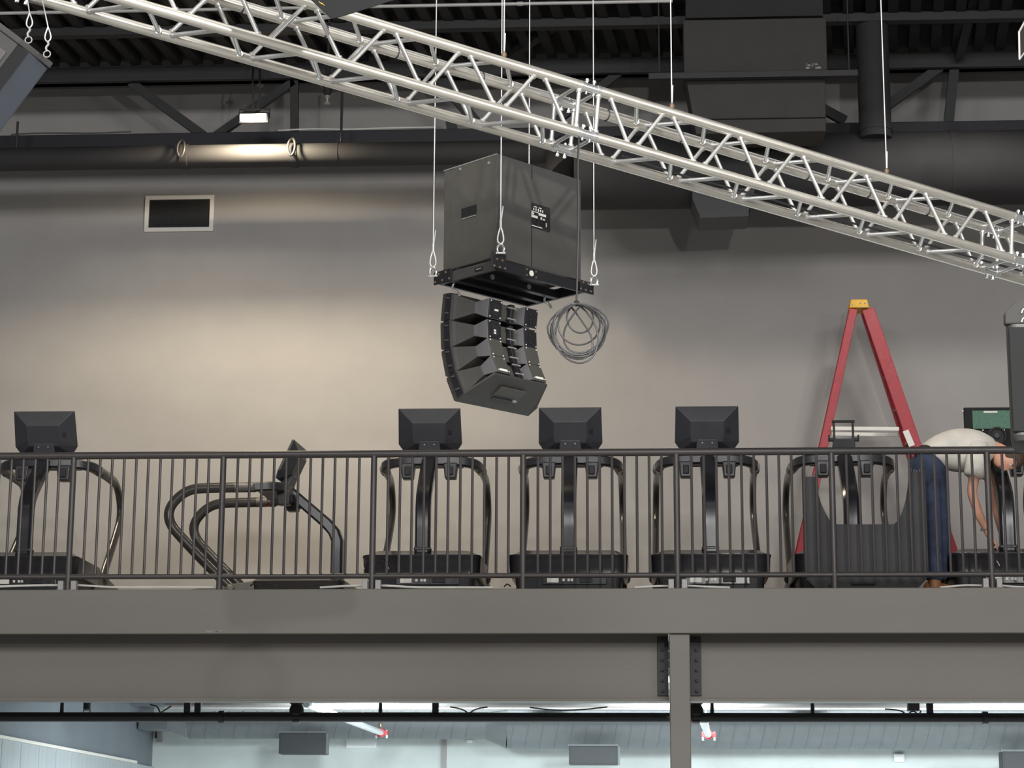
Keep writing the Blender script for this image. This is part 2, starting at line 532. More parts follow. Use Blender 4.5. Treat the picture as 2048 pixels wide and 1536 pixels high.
def make_treadmill(label, screen=True, panel=None):
    t = thing('treadmill', label, 'treadmill', group=TG)
    # motor hood
    h = MB()
    h.loft([rrect(-.43, .43, .03, .8, .07, .175), rrect(-.46, .46, 0, .82, .09, .19), rrect(-.465, .465, -.005, .82, .09, .315),
            rrect(-.47, .47, -.012, .82, .09, .325), rrect(-.47, .47, -.012, .82, .09, .338), rrect(-.44, .44, .03, .8, .08, .35), rrect(-.38, .38, .12, .78, .06, .385)])
    h.build('motor_hood', M['treadg'], t, smooth=True)
    b = MB()
    b.loft([rrect(-.40, .40, .07, .8, .05, .0), rrect(-.42, .42, .04, .8, .05, .178)])
    lb = b.build('lower_pan', M['tread'], t, smooth=True)
    pp = MB().box(-.20, .30, .037, .055, .105, .17).build('power_panel', M['treadg'], lb, bevel=.004)
    MB().box(-.165, -.075, .031, .038, .12, .157).build('rating_label', M['white'], lb)
    for x in (-.045, -.005, .02):
        MB().box(x, x + .018, .029, .038, .13, .15).build('switch', M['white'], lb)
    MB().box(.09, .19, .029, .038, .12, .155).build('socket_strip', M['blackm'], lb, bevel=.003)
    # deck
    d = MB()
    d.box(-.31, .31, .78, 1.85, .12, .19)
    d.build('running_deck', M['tread'], t, bevel=.01)
    MB().tube([(-.31, 1.85, .155), (.31, 1.85, .155)], .034, 12).build('rear_roller', M['black'], t, smooth=True)
    for sx in (-1, 1):
        q = MB()
        q.hexa([(sx * .31, .75, .03), (sx * .45, .75, .03), (sx * .45, 1.89, .03), (sx * .31, 1.89, .03), (sx * .31, .75, .30), (sx * .45, .75, .35), (sx * .45, 1.89, .21), (sx * .31, 1.89, .20)])
        q.build('side_rail', M['tgrey'], t, bevel=.015)
    # column
    c = MB()
    secs = [(.40, .36, .105, 0), (.40, .56, .105, 0), (.40, .74, .105, 2), (.43, .82, .103, 22), (.50, .90, .10, 38), (.64, 1.02, .098, 40), (.84, 1.19, .095, 40)]
    rings = []
    for y, z, dp, an in [(y - .26, z, d, a) for y, z, d, a in secs]:
        a = math.radians(an)
        ring = []
        for cx, cy in [(-.04, -1), (.04, -1), (.058, -.62), (.058, .62), (.04, 1), (-.04, 1), (-.058, .62), (-.058, -.62)]:
            yy = cy * dp / 2
            ring.append(V((cx * 1.04, y + yy * math.cos(a), z + -yy * math.sin(a))))
        rings.append(ring)
    c.loft(rings)
    c.build('column', M['treadg'], t, smooth=True)
    MB().box(-.068, .068, .345, .46, .365, .395).build('column_boot', M['tread'], t, bevel=.01)
    # crossbar with curved ends
    pts = smoothpath([(-.40, 1.14, 1.15), (-.37, .92, 1.165), (-.2, .84, 1.175), (.2, .84, 1.175), (.37, .92, 1.165), (.40, 1.14, 1.15)], it=3)
    cb = MB()
    rings = []
    for i, p in enumerate(pts):
        q0, q1 = pts[max(i - 1, 0)], pts[min(i + 1, len(pts) - 1)]
        dd = (q1 - q0).normalized()
        n_ = V((dd.y, -dd.x, 0)).normalized()
        rings.append([p + n_ * a + V((0, 0, z)) for a, z in ((-.035, -.03), (-.02, -.042), (.02, -.042), (.035, -.03), (.035, .025), (.02, .038), (-.02, .038), (-.035, .025))])
    cb.loft(rings)
    cb.build('crossbar', M['tread'], t, smooth=True)
    MB().box(-.27, .27, .84, 1.12, 1.155, 1.205).build('console_shelf', M['treads'], t, bevel=.02)
    for sx in (-1, 1):
        pth = smoothpath([(sx * .40, 1.06, 1.15), (sx * .405, 1.42, 1.15), (sx * .41, 1.70, 1.14), (sx * .415, 1.88, .90), (sx * .42, 1.62, .62), (sx * .43, 1.22, .24)], it=3)
        MB().tube(pth, .045, 12, flat=.64).build('handrail', M['trail'], t, smooth=True)
        g = MB().tube([(sx * .40, 1.08, 1.15), (sx * .403, 1.24, 1.15)], .042, 10).build('grip_sleeve', M['tgrey'], t, smooth=True)
        MB().lathe([(.05, 0), (.055, .03), (.045, .05)], (sx * .43, 1.24, .235), (0, .5, .7)).build('rail_foot', M['tgrey'], t, smooth=True)
        cu = MB()
        x0 = sx * .175
        cu.hexa([(x0 - .045, .80, 1.02), (x0 + .045, .80, 1.02), (x0 + .045, .9, 1.02), (x0 - .045, .9, 1.02), (x0 - .058, .79, 1.15), (x0 + .058, .79, 1.15), (x0 + .058, .92, 1.15), (x0 - .058, .92, 1.15)])
        ch = cu.build('cup_holder', M['tread'], t, bevel=.01)
        MB().box(x0 - .025, x0 + .025, .782, .798, 1.045, 1.12).build('insert', M['blackm'], ch, bevel=.008)
    # neck
    nk = MB()
    nk.hexa([(-.1, .84, 1.18), (.1, .84, 1.18), (.1, .94, 1.18), (-.1, .94, 1.18), (-.085, .79, 1.33), (.085, .79, 1.33), (.085, .87, 1.33), (-.085, .87, 1.33)])
    nk = nk.build('neck', M['treads'], t, bevel=.008)
    if screen:
        for x in (-.04, .04):
            MB().lathe([(.006, 0), (.006, .006)], (x, .797, 1.30), (0, -1, 0), 8).build('screw', M['ltgrey'], nk)
        # screen shell: tilted
        ti = math.radians(24)
        ct, st = math.cos(ti), math.sin(ti)

        def sp(x, u, w):    # u up the screen, w toward the front (away from the user)
            return V((x, .93 - u * st - w * ct, 1.262 + u * ct - w * st * 0.5))
        out = [(-.255, .37), (.255, .37), (.262, .07), (.215, 0), (-.215, 0), (-.262, .07)]
        mid = [(x * .995, u) for x, u in out]
        inn = [(-.135, .25), (.135, .25), (.135, .12), (.125, .075), (-.125, .075), (-.135, .12)]
        sc = MB()
        sc.loft([[sp(x, u, 0) for x, u in out], [sp(x, u, .022) for x, u in out], [sp(x, u, .105) for x, u in inn]])
        so = sc.build('screen_shell', M['treads'], t, bevel=.004)
        MB().loft([[sp(x * .93, u * .9 + .02, -.004) for x, u in out], [sp(x * .93, u * .9 + .02, .002) for x, u in out]]).build('display', M['treadg'], so)
        MB().hexa([sp(.16, .19, .088), sp(.185, .19, .074), sp(.185, .15, .074), sp(.16, .15, .088), sp(.16, .19, .096), sp(.185, .19, .082), sp(.185, .15, .082), sp(.16, .15, .096)]).build('cable_port', M['tread'], so)
    for ch_ in [q_ for q_ in t.children if q_.name.split('.')[0] not in ('motor_hood', 'lower_pan', 'running_deck', 'rear_roller', 'side_rail', 'column')]:
        ch_.location.y -= .26
        ch_.location.z += .02
    return t


def place(t, px, y=16.72, rz=0.0, z=None, ref=(1140, 1100)):
    t.location = (at(px, 1100, y).x, y, ZF + 0.004)
    t.rotation_euler = (0, 0, rz)


tm = make_treadmill('treadmill with screen just left of the lower end of the hanging speaker array')
place(tm, 842)
specs = [(38, 16.72, 0, 'leftmost treadmill, cut by the left edge, with a red safety key under its console'),
         (1136, 16.72, 0, 'treadmill with screen just right of the hanging speaker array, below the coiled cable'),
         (1422, 16.72, 0, 'treadmill with screen nearest left of the red stepladder')]
for px, y, rz, lb in specs:
    c = copy_tree(tm)
    place(c, px, y, rz)
    c['label'] = lb
c = copy_tree(tm)
c['label'] = 'treadmill turned sideways with looped handrails, standing further back by the wall'
pz = at(684, 1100, 18.75)
c.location = (pz.x + 0.10, 18.75, ZF + 0.004)
c.rotation_euler = (0, 0, math.radians(86.5))

for o_ in (c, [q_ for q_ in C.objects if q_.get('label', '').startswith('leftmost treadmill')][0]):
    kx = MB().box(.1, .125, .80, .825, 1.08, 1.11)
    kx.tube([(.112, .812, 1.10), (.112, .812, 1.17)], .003, 6)
    kx.build('safety_key', M['redp'], o_, bevel=.003)

t6 = make_treadmill('treadmill with its screen removed, bare bracket on the neck, behind the loose hood cover', screen=False)
place(t6, 1708)
bk = MB()
bk_ = 0
bk.box(-.085, -.068, .83, .85, 1.26, 1.455)
bk.box(.068, .085, .83, .85, 1.26, 1.455)
bk.box(-.092, .092, .825, .855, 1.44, 1.458)
bk.box(-.12, -.06, .82, .86, 1.285, 1.31)
bk.box(.06, .12, .82, .86, 1.285, 1.31)
bk.box(-.124, -.112, .82, .86, 1.285, 1.335)
bk.box(.112, .124, .82, .86, 1.285, 1.335)
bko = bk.build('screen_bracket', M['blackm'], t6, bevel=.002)
bko.location = (0, -.26, .05)

t7 = make_treadmill('treadmill at the right edge with opened console showing a green circuit board', screen=False)
place(t7, 2022)
pn = MB().box(-.235, .25, .80, .84, 1.25, 1.60).build('open_console', M['vblack'], t7, bevel=.008)
MB().box(-.17, .22, .787, .80, 1.42, 1.57).build('circuit_board', M['pcb'], pn)
MB().box(-.08, .03, .782, .787, 1.55, 1.565).build('board_label', M['white'], pn)
fan = MB().lathe([(.075, 0), (.075, .02), (.06, .022), (.055, .012)], (.02, .80, 1.36), (0, -1, 0), 20).build('cooling_fan', M['blackm'], pn, smooth=True)
MB().lathe([(.025, 0), (.025, .026), (.015, .03)], (.02, .80, 1.36), (0, -1, 0), 14).build('fan_hub', M['treads'], fan, smooth=True)
wb = MB()
for k in range(9):
    x = -.19 + random.random() * .09
    z = 1.33 + random.random() * .09
    wb.tube([(x, .80, z), (x + .02 * random.uniform(-1, 1), .775, z - .02), (x + .03 * random.uniform(-1, 1), .79, z - .05)], .004, 6)
wb.build('wire_bundle', M['ltgrey'], pn)
for x, z in ((-.245, 1.57), (-.09, 1.41), (.08, 1.41), (.16, 1.44), (-.12, 1.56), (.2, 1.41)):
    MB().lathe([(.007, 0), (.007, .006)], (x, .80, z), (0, -1, 0), 8).build('screw', M['white'], pn)

pn.location = (0, -.26, .0)
# loose hood cover standing against the railing
YC = 16.42
cov = thing('hood_cover', 'loose black U-shaped plastic hood cover standing upright behind the railing', 'cover', at(1725, 1185, YC))
cov['_o'] = tuple(cov.location)


def pc(x, y, Y=YC):
    return at(x, y, Y)


inner = [(1634, 960), (1637, 985), (1643, 1006), (1651, 1024), (1660, 1040), (1668, 1048), (1788, 1048), (1797, 1040), (1806, 1022), (1813, 1000), (1817, 975), (1820, 945)]
zbase = ZF + .006
lo = at(1612, 1180, YC)
body = [(1609, 955)] + inner + [(1845, 945), (1848, 1150), (1838, 1172)]
poly = [pc(x, y) for x, y in body]
poly += [V((at(1815, 1172, YC).x, YC, zbase)), V((at(1640, 1172, YC).x, YC, zbase)), pc(1616, 1168)]
# keep as a strip mesh to avoid a concave cap: columns between inner line and bottom
cm = MB()
cols = [(1609, 950), (1634, 958)] + inner[1:] + [(1822, 943), (1846, 943)]
front, back = [], []
for i, (x, y) in enumerate(cols):
    topp = pc(x, y)
    u = (x - 1727) / 119.0
    zb_ = zbase + (0.10 * max(0, abs(u) - .8) / .2)
    bow = 0.05 * u * u
    front.append((V((topp.x, YC + bow, topp.z)), V((topp.x, YC + bow - 0.02, zb_))))
nf = len(front)
vv = []
for a_, b_ in front:
    vv += [a_, b_, a_ + V((0, .045, 0)), b_ + V((0, .06, 0))]
ff = []
for i in range(nf - 1):
    p, q = i * 4, i * 4 + 4
    ff += [(p, p + 1, q + 1, q), (p + 2, q + 2, q + 3, p + 3), (p, q, q + 2, p + 2), (p + 1, p + 3, q + 3, q + 1)]
ff += [(0, 2, 3, 1), ((nf - 1) * 4, (nf - 1) * 4 + 1, (nf - 1) * 4 + 3, (nf - 1) * 4 + 2)]
cm._add(vv, ff)
cm.build('cover_shell', M['coverm'], cov, world=True, smooth=True)
for xa, xb, yt in ((1606, 1633, 953), (1820, 1848, 943)):
    a_, b_ = pc(xa, yt, YC), pc(xb, yt, YC)
    f = MB()
    f.box(a_.x, b_.x, YC + .012, YC + .03, zbase + .12, a_.z)
    f.box(a_.x - .006, a_.x + .008, YC - .02, YC + .05, zbase + .12, a_.z + .07)
    f.box(b_.x - .008, b_.x + .006, YC - .02, YC + .05, zbase + .12, a_.z + (.03 if xa < 1700 else .01))
    f.build('arm_flange', M['coverm'], cov, world=True, bevel=.003)
    cl = MB()
    for q in range(5):
        xx = a_.x + (b_.x - a_.x) * (q + .5) / 5
        cl.box(xx - .004, xx + .004, YC + .012, YC + .03, a_.z, a_.z + .012 + .02 * abs(q - 2) / 2)
    cl.build('clip_teeth', M['tread'], cov, world=True)
MB().box(at(1702, 1168, YC).x, at(1750, 1168, YC).x, YC - .035, YC - .015, zbase + .05, zbase + .065).build('slot', M['blackm'], cov, world=True)

# ------------------------------------------------------------------ stepladder
YLd = 19.35
lad = thing('stepladder', 'tall red fibreglass stepladder with yellow top standing against the wall', 'ladder', (at(1765, 1180, YLd).x, YLd, ZF + .004))
A0, A1 = at(1712, 615, YLd), at(1728, 615, YLd)
lf = at(1600, 1112, YLd)
rf = at(1903, 1104, YLd)


def tofloor(p, q):
    k = (ZF + .03 - p.z) / (q.z - p.z)
    return p + (q - p) * k


LT, RT_ = at(1707, 618, YLd), at(1736, 618, YLd)
LF, RF = tofloor(LT, lf), tofloor(RT_, rf)
dp = V((0, .48, 0))
for p, q, w, near in ((LT, LF, .075, 0), (RT_, RF, .115, 0)):
    for k in (0, 1):
        pp, qq = p + dp * (.25 if k else 0), q + dp * (1.0 if k else 0)
        r = MB().bar(pp, qq, .03, w, (q - p).cross(V((0, 1, 0))))
        r.build('side_rail', M['red'], lad, world=True, bevel=.004)
        MB().bar(qq + V((0, 0, .09)), qq + V((0, 0, -.025)), .05, w * 1.15, (1, 0, 0)).build('foot', M['black'], lad, world=True)
# steps between right rails (climbing side), rear braces on the left
for k in range(1, 9):
    u = k / 9.6
    p = RT_ + (RF - RT_) * u
    q = p + dp * (.25 + .75 * u)
    MB().bar(p + V((0, .02, 0)), q - V((0, .02, 0)), .08, .025).build('step', M['ltgrey'], lad, world=True, bevel=.003)
for k in (1, 3, 5, 7):
    u = k / 9.6
    p = LT + (LF - LT) * u
    q = p + dp * (.25 + .75 * u)
    MB().bar(p + V((0, .02, 0)), q - V((0, .02, 0)), .03, .02).build('rear_brace', M['ltgrey'], lad, world=True)
cap = MB()
ca, cb_, cc, cd = at(1698, 617, YLd), at(1738, 617, YLd), at(1734, 600, YLd), at(1701, 600, YLd)
cap.extr([ca + V((0, -.03, 0)), cb_ + V((0, -.03, 0)), cc + V((0, -.03, 0)), cd + V((0, -.03, 0))], (0, .24, 0))
co = cap.build('top_cap', M['yellow'], lad, world=True, bevel=.008)
for x, y in ((1705, 609), (1721, 606), (1730, 606), (1724, 614), (1732, 614)):
    MB().lathe([(.008, 0), (.007, .006)], at(x, y, YLd - .031), (0, -1, 0), 8).build('rivet', M['ltgrey'], co, world=True)
for (xa, ya, xb, yb) in ((1662, 857, 1798, 858), (1664, 868, 1802, 870)):
    yo = -.03 if ya < 860 else .4
    MB().bar(at(xa, ya, YLd + yo), at(xb, yb, YLd + yo), .012, .035).build('spreader_bar', M['white'], lad, world=True, bevel=.002)
la, lb_ = at(1812, 865, YLd), at(1826, 890, YLd)
MB().bar(at(1811, 861, YLd - .02), at(1824, 892, YLd - .02), .004, .055, (RF - RT_).cross(V((0, 1, 0)))).build('warning_label', M['white'], lad, world=True)

# ------------------------------------------------------------------ wall vent
vt = thing('wall_vent', 'white framed black mesh return air vent high on the wall', 'vent', at(358, 465, YW - .01))
a_, b_ = at(288, 464, YW - .02), at(429, 390, YW - .02)
w_ = .042
fr = MB()
fr.box(a_.x, b_.x, YW - .03, YW - .001, a_.z, a_.z + w_)
fr.box(a_.x, b_.x, YW - .03, YW - .001, b_.z - w_, b_.z)
fr.box(a_.x, a_.x + w_, YW - .03, YW - .001, a_.z + w_, b_.z - w_)
fr.box(b_.x - w_, b_.x, YW - .03, YW - .001, a_.z + w_, b_.z - w_)
fr.build('frame', M['white'], vt, world=True, bevel=.003)
MB().box(a_.x + w_, b_.x - w_, YW - .008, YW - .001, a_.z + w_, b_.z - w_).build('backing', M['blackm'], vt, world=True)
gr = MB()
n = 34
for i in range(1, n):
    x = a_.x + w_ + (b_.x - a_.x - 2 * w_) * i / n
    gr.box(x - .0016, x + .0016, YW - .02, YW - .014, a_.z + w_, b_.z - w_)
n = 15
for i in range(1, n):
    z = a_.z + w_ + (b_.z - a_.z - 2 * w_) * i / n
    gr.box(a_.x + w_, b_.x - w_, YW - .02, YW - .014, z - .0016, z + .0016)
o = gr.build('grille', M['steel'], vt, world=True)
o['kind'] = 'stuff'

# ------------------------------------------------------------------ roof girder, ducts
YG = 19.35
gi = thing('roof_girder', 'dark steel roof girder with diagonal webs in front of the wall', 'girder', (0, YG, 7.9))
zt0, zt1 = at(600, 163, YG).z, at(600, 131, YG).z
MB().box(-7, 7, YG - .05, YG + .05, zt0, zt1).build('top_chord', M['steel'], gi, world=True, bevel=.006)
MB().box(-7, 7, YG - .1, YG + .1, zt0, zt0 + .02).build('top_flange', M['steel'], gi, world=True)
zc1, zc0 = at(600, 266, YG).z, at(600, 296, YG).z
MB().box(-7, 7, YG - .06, YG + .06, zc0, zc1).build('bottom_chord', M['navy'], gi, world=True, bevel=.006)
for (x0, y0, x1, y1, w) in ((262, 166, 408, 272, .085), (588, 164, 432, 272, .075), (589, 160, 589, 275, .075), (880, 158, 990, 290, .1), (1240, 145, 1070, 275, .075), (900, 235, 905, 262, .1),
                           (1500, 140, 1690, 242, .09), (1890, 128, 1770, 215, .085), (1910, 120, 1897, 248, .09)):
    MB().bar(at(x0, y0, YG), at(x1, y1, YG), .06, w, (at(x1, y1, YG) - at(x0, y0, YG)).cross(V((0, 1, 0)))).build('web_member', M['steel'], gi, world=True)
# joists nearer to the hall
for n_, (Yj, pts) in enumerate(((18.35, ((700, 1060, 100),)),)):
    zj = ZROOF - .02
    jo = thing('roof_joist', 'dark steel joist running under the roof deck above the truss', 'joist', (0, Yj, zj))
    MB().box(-7, 7, Yj - .05, Yj + .05, zj - .05, zj + .03).build('chord', M['steel'], jo, world=True)
for x0, y0, x1, y1, lb in ((785, -10, 872, 145, 'dark roof brace leaning right, left of the speaker wires'), (1210, -20, 1010, 118, 'dark roof brace leaning left behind the thin speaker wires'), (1948, -10, 1918, 112, 'dark roof brace near the top right corner')):
    p, q = at(x0, y0, 18.2), at(x1, y1, 19.2)
    tag(MB().bar(p, q, .08, .08).build('roof_brace', M['steel']), lb, 'brace')

# left pipe duct with collars
YD = 18.95
zc = at(500, 312, YD).z
rd = (at(500, 289, YD).z - at(500, 334, YD).z) / 2
dt = thing('round_duct', 'long dark round duct running along the wall below the girder', 'duct', (0, YD, zc))
xe = at(1120, 312, YD).x
MB().tube([(-7, YD, zc), (xe, YD, zc)], rd, 24).build('pipe', M['duct'], dt, smooth=True, world=True)
for px in (370, 588, 676):
    x = at(px, 312, YD).x
    w = 0.035 if px != 676 else .008
    MB().tube([(x - w, YD, zc), (x + w, YD, zc)], rd * (1.07 if px != 676 else 1.03), 24).build('collar', M['duct'], dt, smooth=True, world=True)
for px in (368, 588):
    x = at(px, 312, YD).x
    hk = MB().tube(smoothpath([(x, YD - .1, zc + .13), (x - .03, YD - rd - .03, zc + .09), (x - .035, YD - rd - .05, zc), (x, YD - rd - .05, zc - .07), (x + .035, YD - rd - .05, zc), (x + .03, YD - rd - .03, zc + .09), (x, YD - .1, zc + .13)]), .012, 8)
    hk.build('shackle', M['steel'], dt, smooth=True, world=True)
x = at(676, 300, YD - .2).x
tag(MB().tube([(x, YD - .02, zc + .12), (x, YD - .02, at(676, 165, YD).z)], .012, 8).build('hanger_rod', M['steel']), 'thin dark hanger rod above the round duct beside the sprinkler head', 'rod')
x = at(36, 260, YD).x
tag(MB().tube([(x, YD - .02, zc + .10), (x, YD - .02, at(36, 245, YD).z)], .012, 8).build('hanger_rod', M['steel']), 'short dark hanger rod at the left end of the round duct', 'rod')

# right large duct
YD2 = 18.7
za, zb_ = at(1600, 270, YD2).z, at(1600, 412, YD2).z
r2 = (za - zb_) / 2
zc2 = (za + zb_) / 2
d2 = thing('large_duct', 'large dark round duct along the wall at the right behind the truss', 'duct', (3, YD2, zc2))
xs = at(1150, 340, YD2).x
MB().tube([(xs, YD2, zc2), (7, YD2, zc2)], r2, 32).build('duct_run', M['duct'], d2, smooth=True, world=True)
MB().tube([(xe - .02, YD2 + .1, zc + .02), (xs + .02, YD2, zc2)], r2, 32, rs=[rd, r2]).build('reducer', M['duct'], d2, smooth=True, world=True)
for px in (1560, 1900):
    x = at(px, 340, YD2).x
    MB().tube([(x - .02, YD2, zc2), (x + .02, YD2, zc2)], r2 * 1.02, 32).build('seam_ring', M['duct'], d2, smooth=True, world=True)
# vertical round duct
x0, x1 = at(1717, 150, 18.35), at(1782, 150, 18.35)
xc, rr = (x0.x + x1.x) / 2, (x1.x - x0.x) / 2
vd = thing('vertical_duct', 'dark vertical round duct dropping from the roof into the large duct', 'duct', (xc, 18.4, zc2))
MB().tube([(xc, 18.45, zc2 + r2 * .6), (xc, 18.45, ZROOF)], rr, 28).build('pipe', M['duct'], vd, smooth=True, world=True)
MB().tube([(xc, 18.45, zc2 + r2 * .8), (xc, 18.45, zc2 + r2 * .95)], rr * 1.05, 28).build('collar', M['duct'], vd, smooth=True, world=True)
# box duct
YX = 17.6
bd = thing('box_duct', 'big dark rectangular sheet metal duct with scuffed corner', 'duct', at(1510, 260, YX))
bd['_o'] = tuple(bd.location)


def panelx(x0, y0, x1, y1, Y, dpt):
    a, b = at(x0, y1, Y), at(x1, y0, Y)
    return MB().box(a.x, b.x, Y, Y + dpt, a.z, b.z)


panelx(1368, 35, 1652, 146, YX, .45).build('upper_section', M['boxduct'], bd, world=True, bevel=.006)
lw = MB()
p = [at(1370, 146, YX + .03), at(1650, 146, YX + .03), at(1652, 262, YX + .06), at(1392, 268, YX + .06)]
lw.extr(p, (0, .4, 0))
lw.build('lower_section', M['boxduct'], bd, world=True, bevel=.006)
panelx(1368, 140, 1652, 148, YX - .015, .03).build('flange', M['boxduct'], bd, world=True)
panelx(1394, 234, 1652, 237, YX + .02, .06).build('seam', M['boxduct'], bd, world=True)
sc = MB()
for k in range(16):
    u, v = 1612 + random.random() * 28, 128 + random.random() * 9
    a = at(u, v, YX - .001)
    e = .004 + random.random() * .012
    sc.box(a.x - e, a.x + e, YX - .002, YX, a.z - e * .5, a.z + e * .5)
sc.build('paint_scuff', M['ltgrey'], bd, world=True)
panelx(1372, -8, 1645, 36, YX + .1, .3).build('neck', M['duct'], bd, world=True)
YS = YX - .09
st = thing('strut_channel', 'dark steel strut bar hung across the front of the rectangular duct', 'strut', at(1505, 160, YS))
st['_o'] = tuple(st.location)
a, b = at(1297, 160, YS), at(1716, 157, YS)
MB().box(a.x, b.x, YS - .03, YS + .03, a.z, a.z + .055).build('channel', M['steel'], st, world=True, bevel=.004)
for px in (1318, 1697):
    x = at(px, 100, YS).x
    MB().tube([(x, YS, a.z + .05), (x, YS, ZROOF + .09)], .007, 6).build('threaded_rod', M['steel'], st, world=True)
# diffuser below the large duct
df = thing('duct_diffuser', 'black tapered air diffuser hanging under the large duct', 'diffuser', at(1443, 432, 18.4))
df['_o'] = tuple(df.location)
f = MB()
f.extr([at(1383, 375, 18.3), at(1512, 375, 18.3), at(1500, 414, 18.3), at(1497, 431, 18.3), at(1400, 435, 18.3), at(1384, 398, 18.3)], (0, .42, 0))
f.build('hood', M['black'], df, world=True, bevel=.006)
MB().hexa([at(1400, 436, 18.28), at(1498, 432, 18.28), at(1498, 432, 18.75), at(1400, 436, 18.75), at(1400, 431, 18.28), at(1498, 427, 18.28), at(1498, 427, 18.75), at(1400, 431, 18.75)]).build('lip', M['black'], df, world=True)

# conduit under the roof
p0_, p1_ = at(-20, 27, 13.5), at(1345, 2, 13.5)
cd_ = thing('conduit', 'thin silver conduit running across the dark roof behind the truss', 'conduit', (p0_ + p1_) / 2)
MB().tube([p0_, p1_], .0115, 10).build('pipe', M['ltgrey'], cd_, smooth=True, world=True)
for u in (.075, .5, .78):
    c0 = p0_ + (p1_ - p0_) * u
    MB().tube([c0 - V((.02, 0, 0)), c0 + V((.02, 0, 0))], .015, 10).build('coupling', M['ltgrey'], cd_, smooth=True, world=True)

# flood lamp with hanging hooks
YLm = 18.62
lc = at(507, 234, YLm)
fl = thing('flood_light', 'glowing warm LED flood light hanging from the girder', 'lamp', lc)
MB().box(lc.x - .14, lc.x + .14, YLm + .012, YLm + .05, lc.z - .05, lc.z + .05).build('housing', M['black'], fl, world=True, bevel=.01)
MB().box(lc.x - .125, lc.x + .115, YLm - .005, YLm + .012, lc.z - .032, lc.z + .032).build('led_panel', LAMP, fl, world=True, bevel=.006)
MB().tube([(lc.x - .14, YLm + .03, lc.z), (lc.x - .14, YLm + .05, lc.z + .09), (lc.x + .14, YLm + .05, lc.z + .09), (lc.x + .14, YLm + .03, lc.z)], .008, 6).build('yoke', M['steel'], fl, world=True)
pl = bpy.data.lights.new('flood_glow', 'SPOT')
pl.energy = 310
pl.spot_size = math.radians(168)
pl.spot_blend = 0.45
pl.color = (1.0, 0.84, 0.60)
pl.shadow_soft_size = .07
plo = bpy.data.objects.new('flood_glow', pl)
C.objects.link(plo)
plo.location = (lc.x, YLm - .1, lc.z - .02)
plo.rotation_euler = V((0, .12, -1)).to_track_quat('-Z', 'Y').to_euler()
hk = MB()
for dx, z0 in ((0, 205), (14, 203)):
    p = [at(506 + dx, 120, YG - .12), at(506 + dx, 160, YLm + .05), at(504 + dx, 172, YLm + .05), at(509 + dx, 182, YLm + .05), at(505 + dx, 192, YLm + .05), at(507 + dx * .6, z0 + 18, YLm + .05)]
    hk.tube(smoothpath(p), .009, 7)
p = [at(513, 172, YLm + .05), at(519, 168, YLm + .05), at(528, 170, YLm + .05), at(520, 174, YLm + .05)]
hk.tube(smoothpath(p), .012, 7)
hk.build('hanging_hook', M['steel'], fl, smooth=True, world=True)
# sprinkler head
YSp = 17.2
sp_ = thing('ceiling_sprinkler', 'black wrapped sprinkler head with pale deflector hanging below the truss', 'sprinkler', at(655, 175, YSp))
sp_['_o'] = tuple(sp_.location)
a = at(655, 178, YSp)
prof = [(.008, .30), (.03, .12), (.075, .1), (.09, .065), (.06, .05), (.08, .03), (.045, -.01), (.05, -.035), (.02, -.06)]
MB().lathe([(r * .8, z) for r, z in prof], a, n=11).build('wrap', M['blackm'], sp_, world=True)
MB().tube([a + V((0, 0, .2)), V((a.x, a.y, ZROOF + .09))], .012, 8).build('drop_pipe', M['blackm'], sp_, world=True)
MB().lathe([(.02, -.06), (.022, -.075), (.01, -.08), (.009, -.12), (.028, -.125), (.028, -.13)], a, n=12).build('deflector', M['ltgrey'], sp_, smooth=True, world=True)

# blue/white cable lying on the girder bottom chord
for pts, m_, lb in (([(20, 264), (60, 262), (110, 268), (180, 266), (260, 268)], 'greyc', 'grey cable lying on the girder left of the lamp'),
                    ([(555, 266), (600, 266), (640, 263), (690, 262), (780, 258), (870, 262)], 'whitec', 'pale cable lying on the girder right of the lamp')):
    P_ = [at(x, y, YG - .09) for x, y in pts]
    zz = zc1 + .01
    tag(MB().tube(smoothpath([V((p.x, YG - .05, zz + abs(math.sin(i * 2.1)) * .012)) for i, p in enumerate(P_)]), .008, 6).build('cable', M[m_], smooth=True), lb, 'cable')

# ------------------------------------------------------------------ aluminium box truss
TP = V((-0.23205, 9.88814, 5.24363))
TD = V((0.84412, 0.52783, -0.09415)).normalized()
TN = V((-0.53018, 0.84788, 0))
TU = V((0.07983, 0.04992, 0.99556))
SZ = .24
ch = {'U': V((0, 0, 0)), 'L': -TU * SZ, 'B': TN * SZ, 'D': TN * SZ - TU * SZ}
LSEC = 2.72
tr = thing('lighting_truss', 'long silver aluminium box truss crossing the picture diagonally', 'truss', TP)
U_ = [.09, .45, .85, 1.24, 1.64, 2.03, 2.44]
L_ = [.26, .65, 1.04, 1.44, 1.84, 2.24, 2.63]


def tp(k, t):
    return TP + ch[k] + TD * t


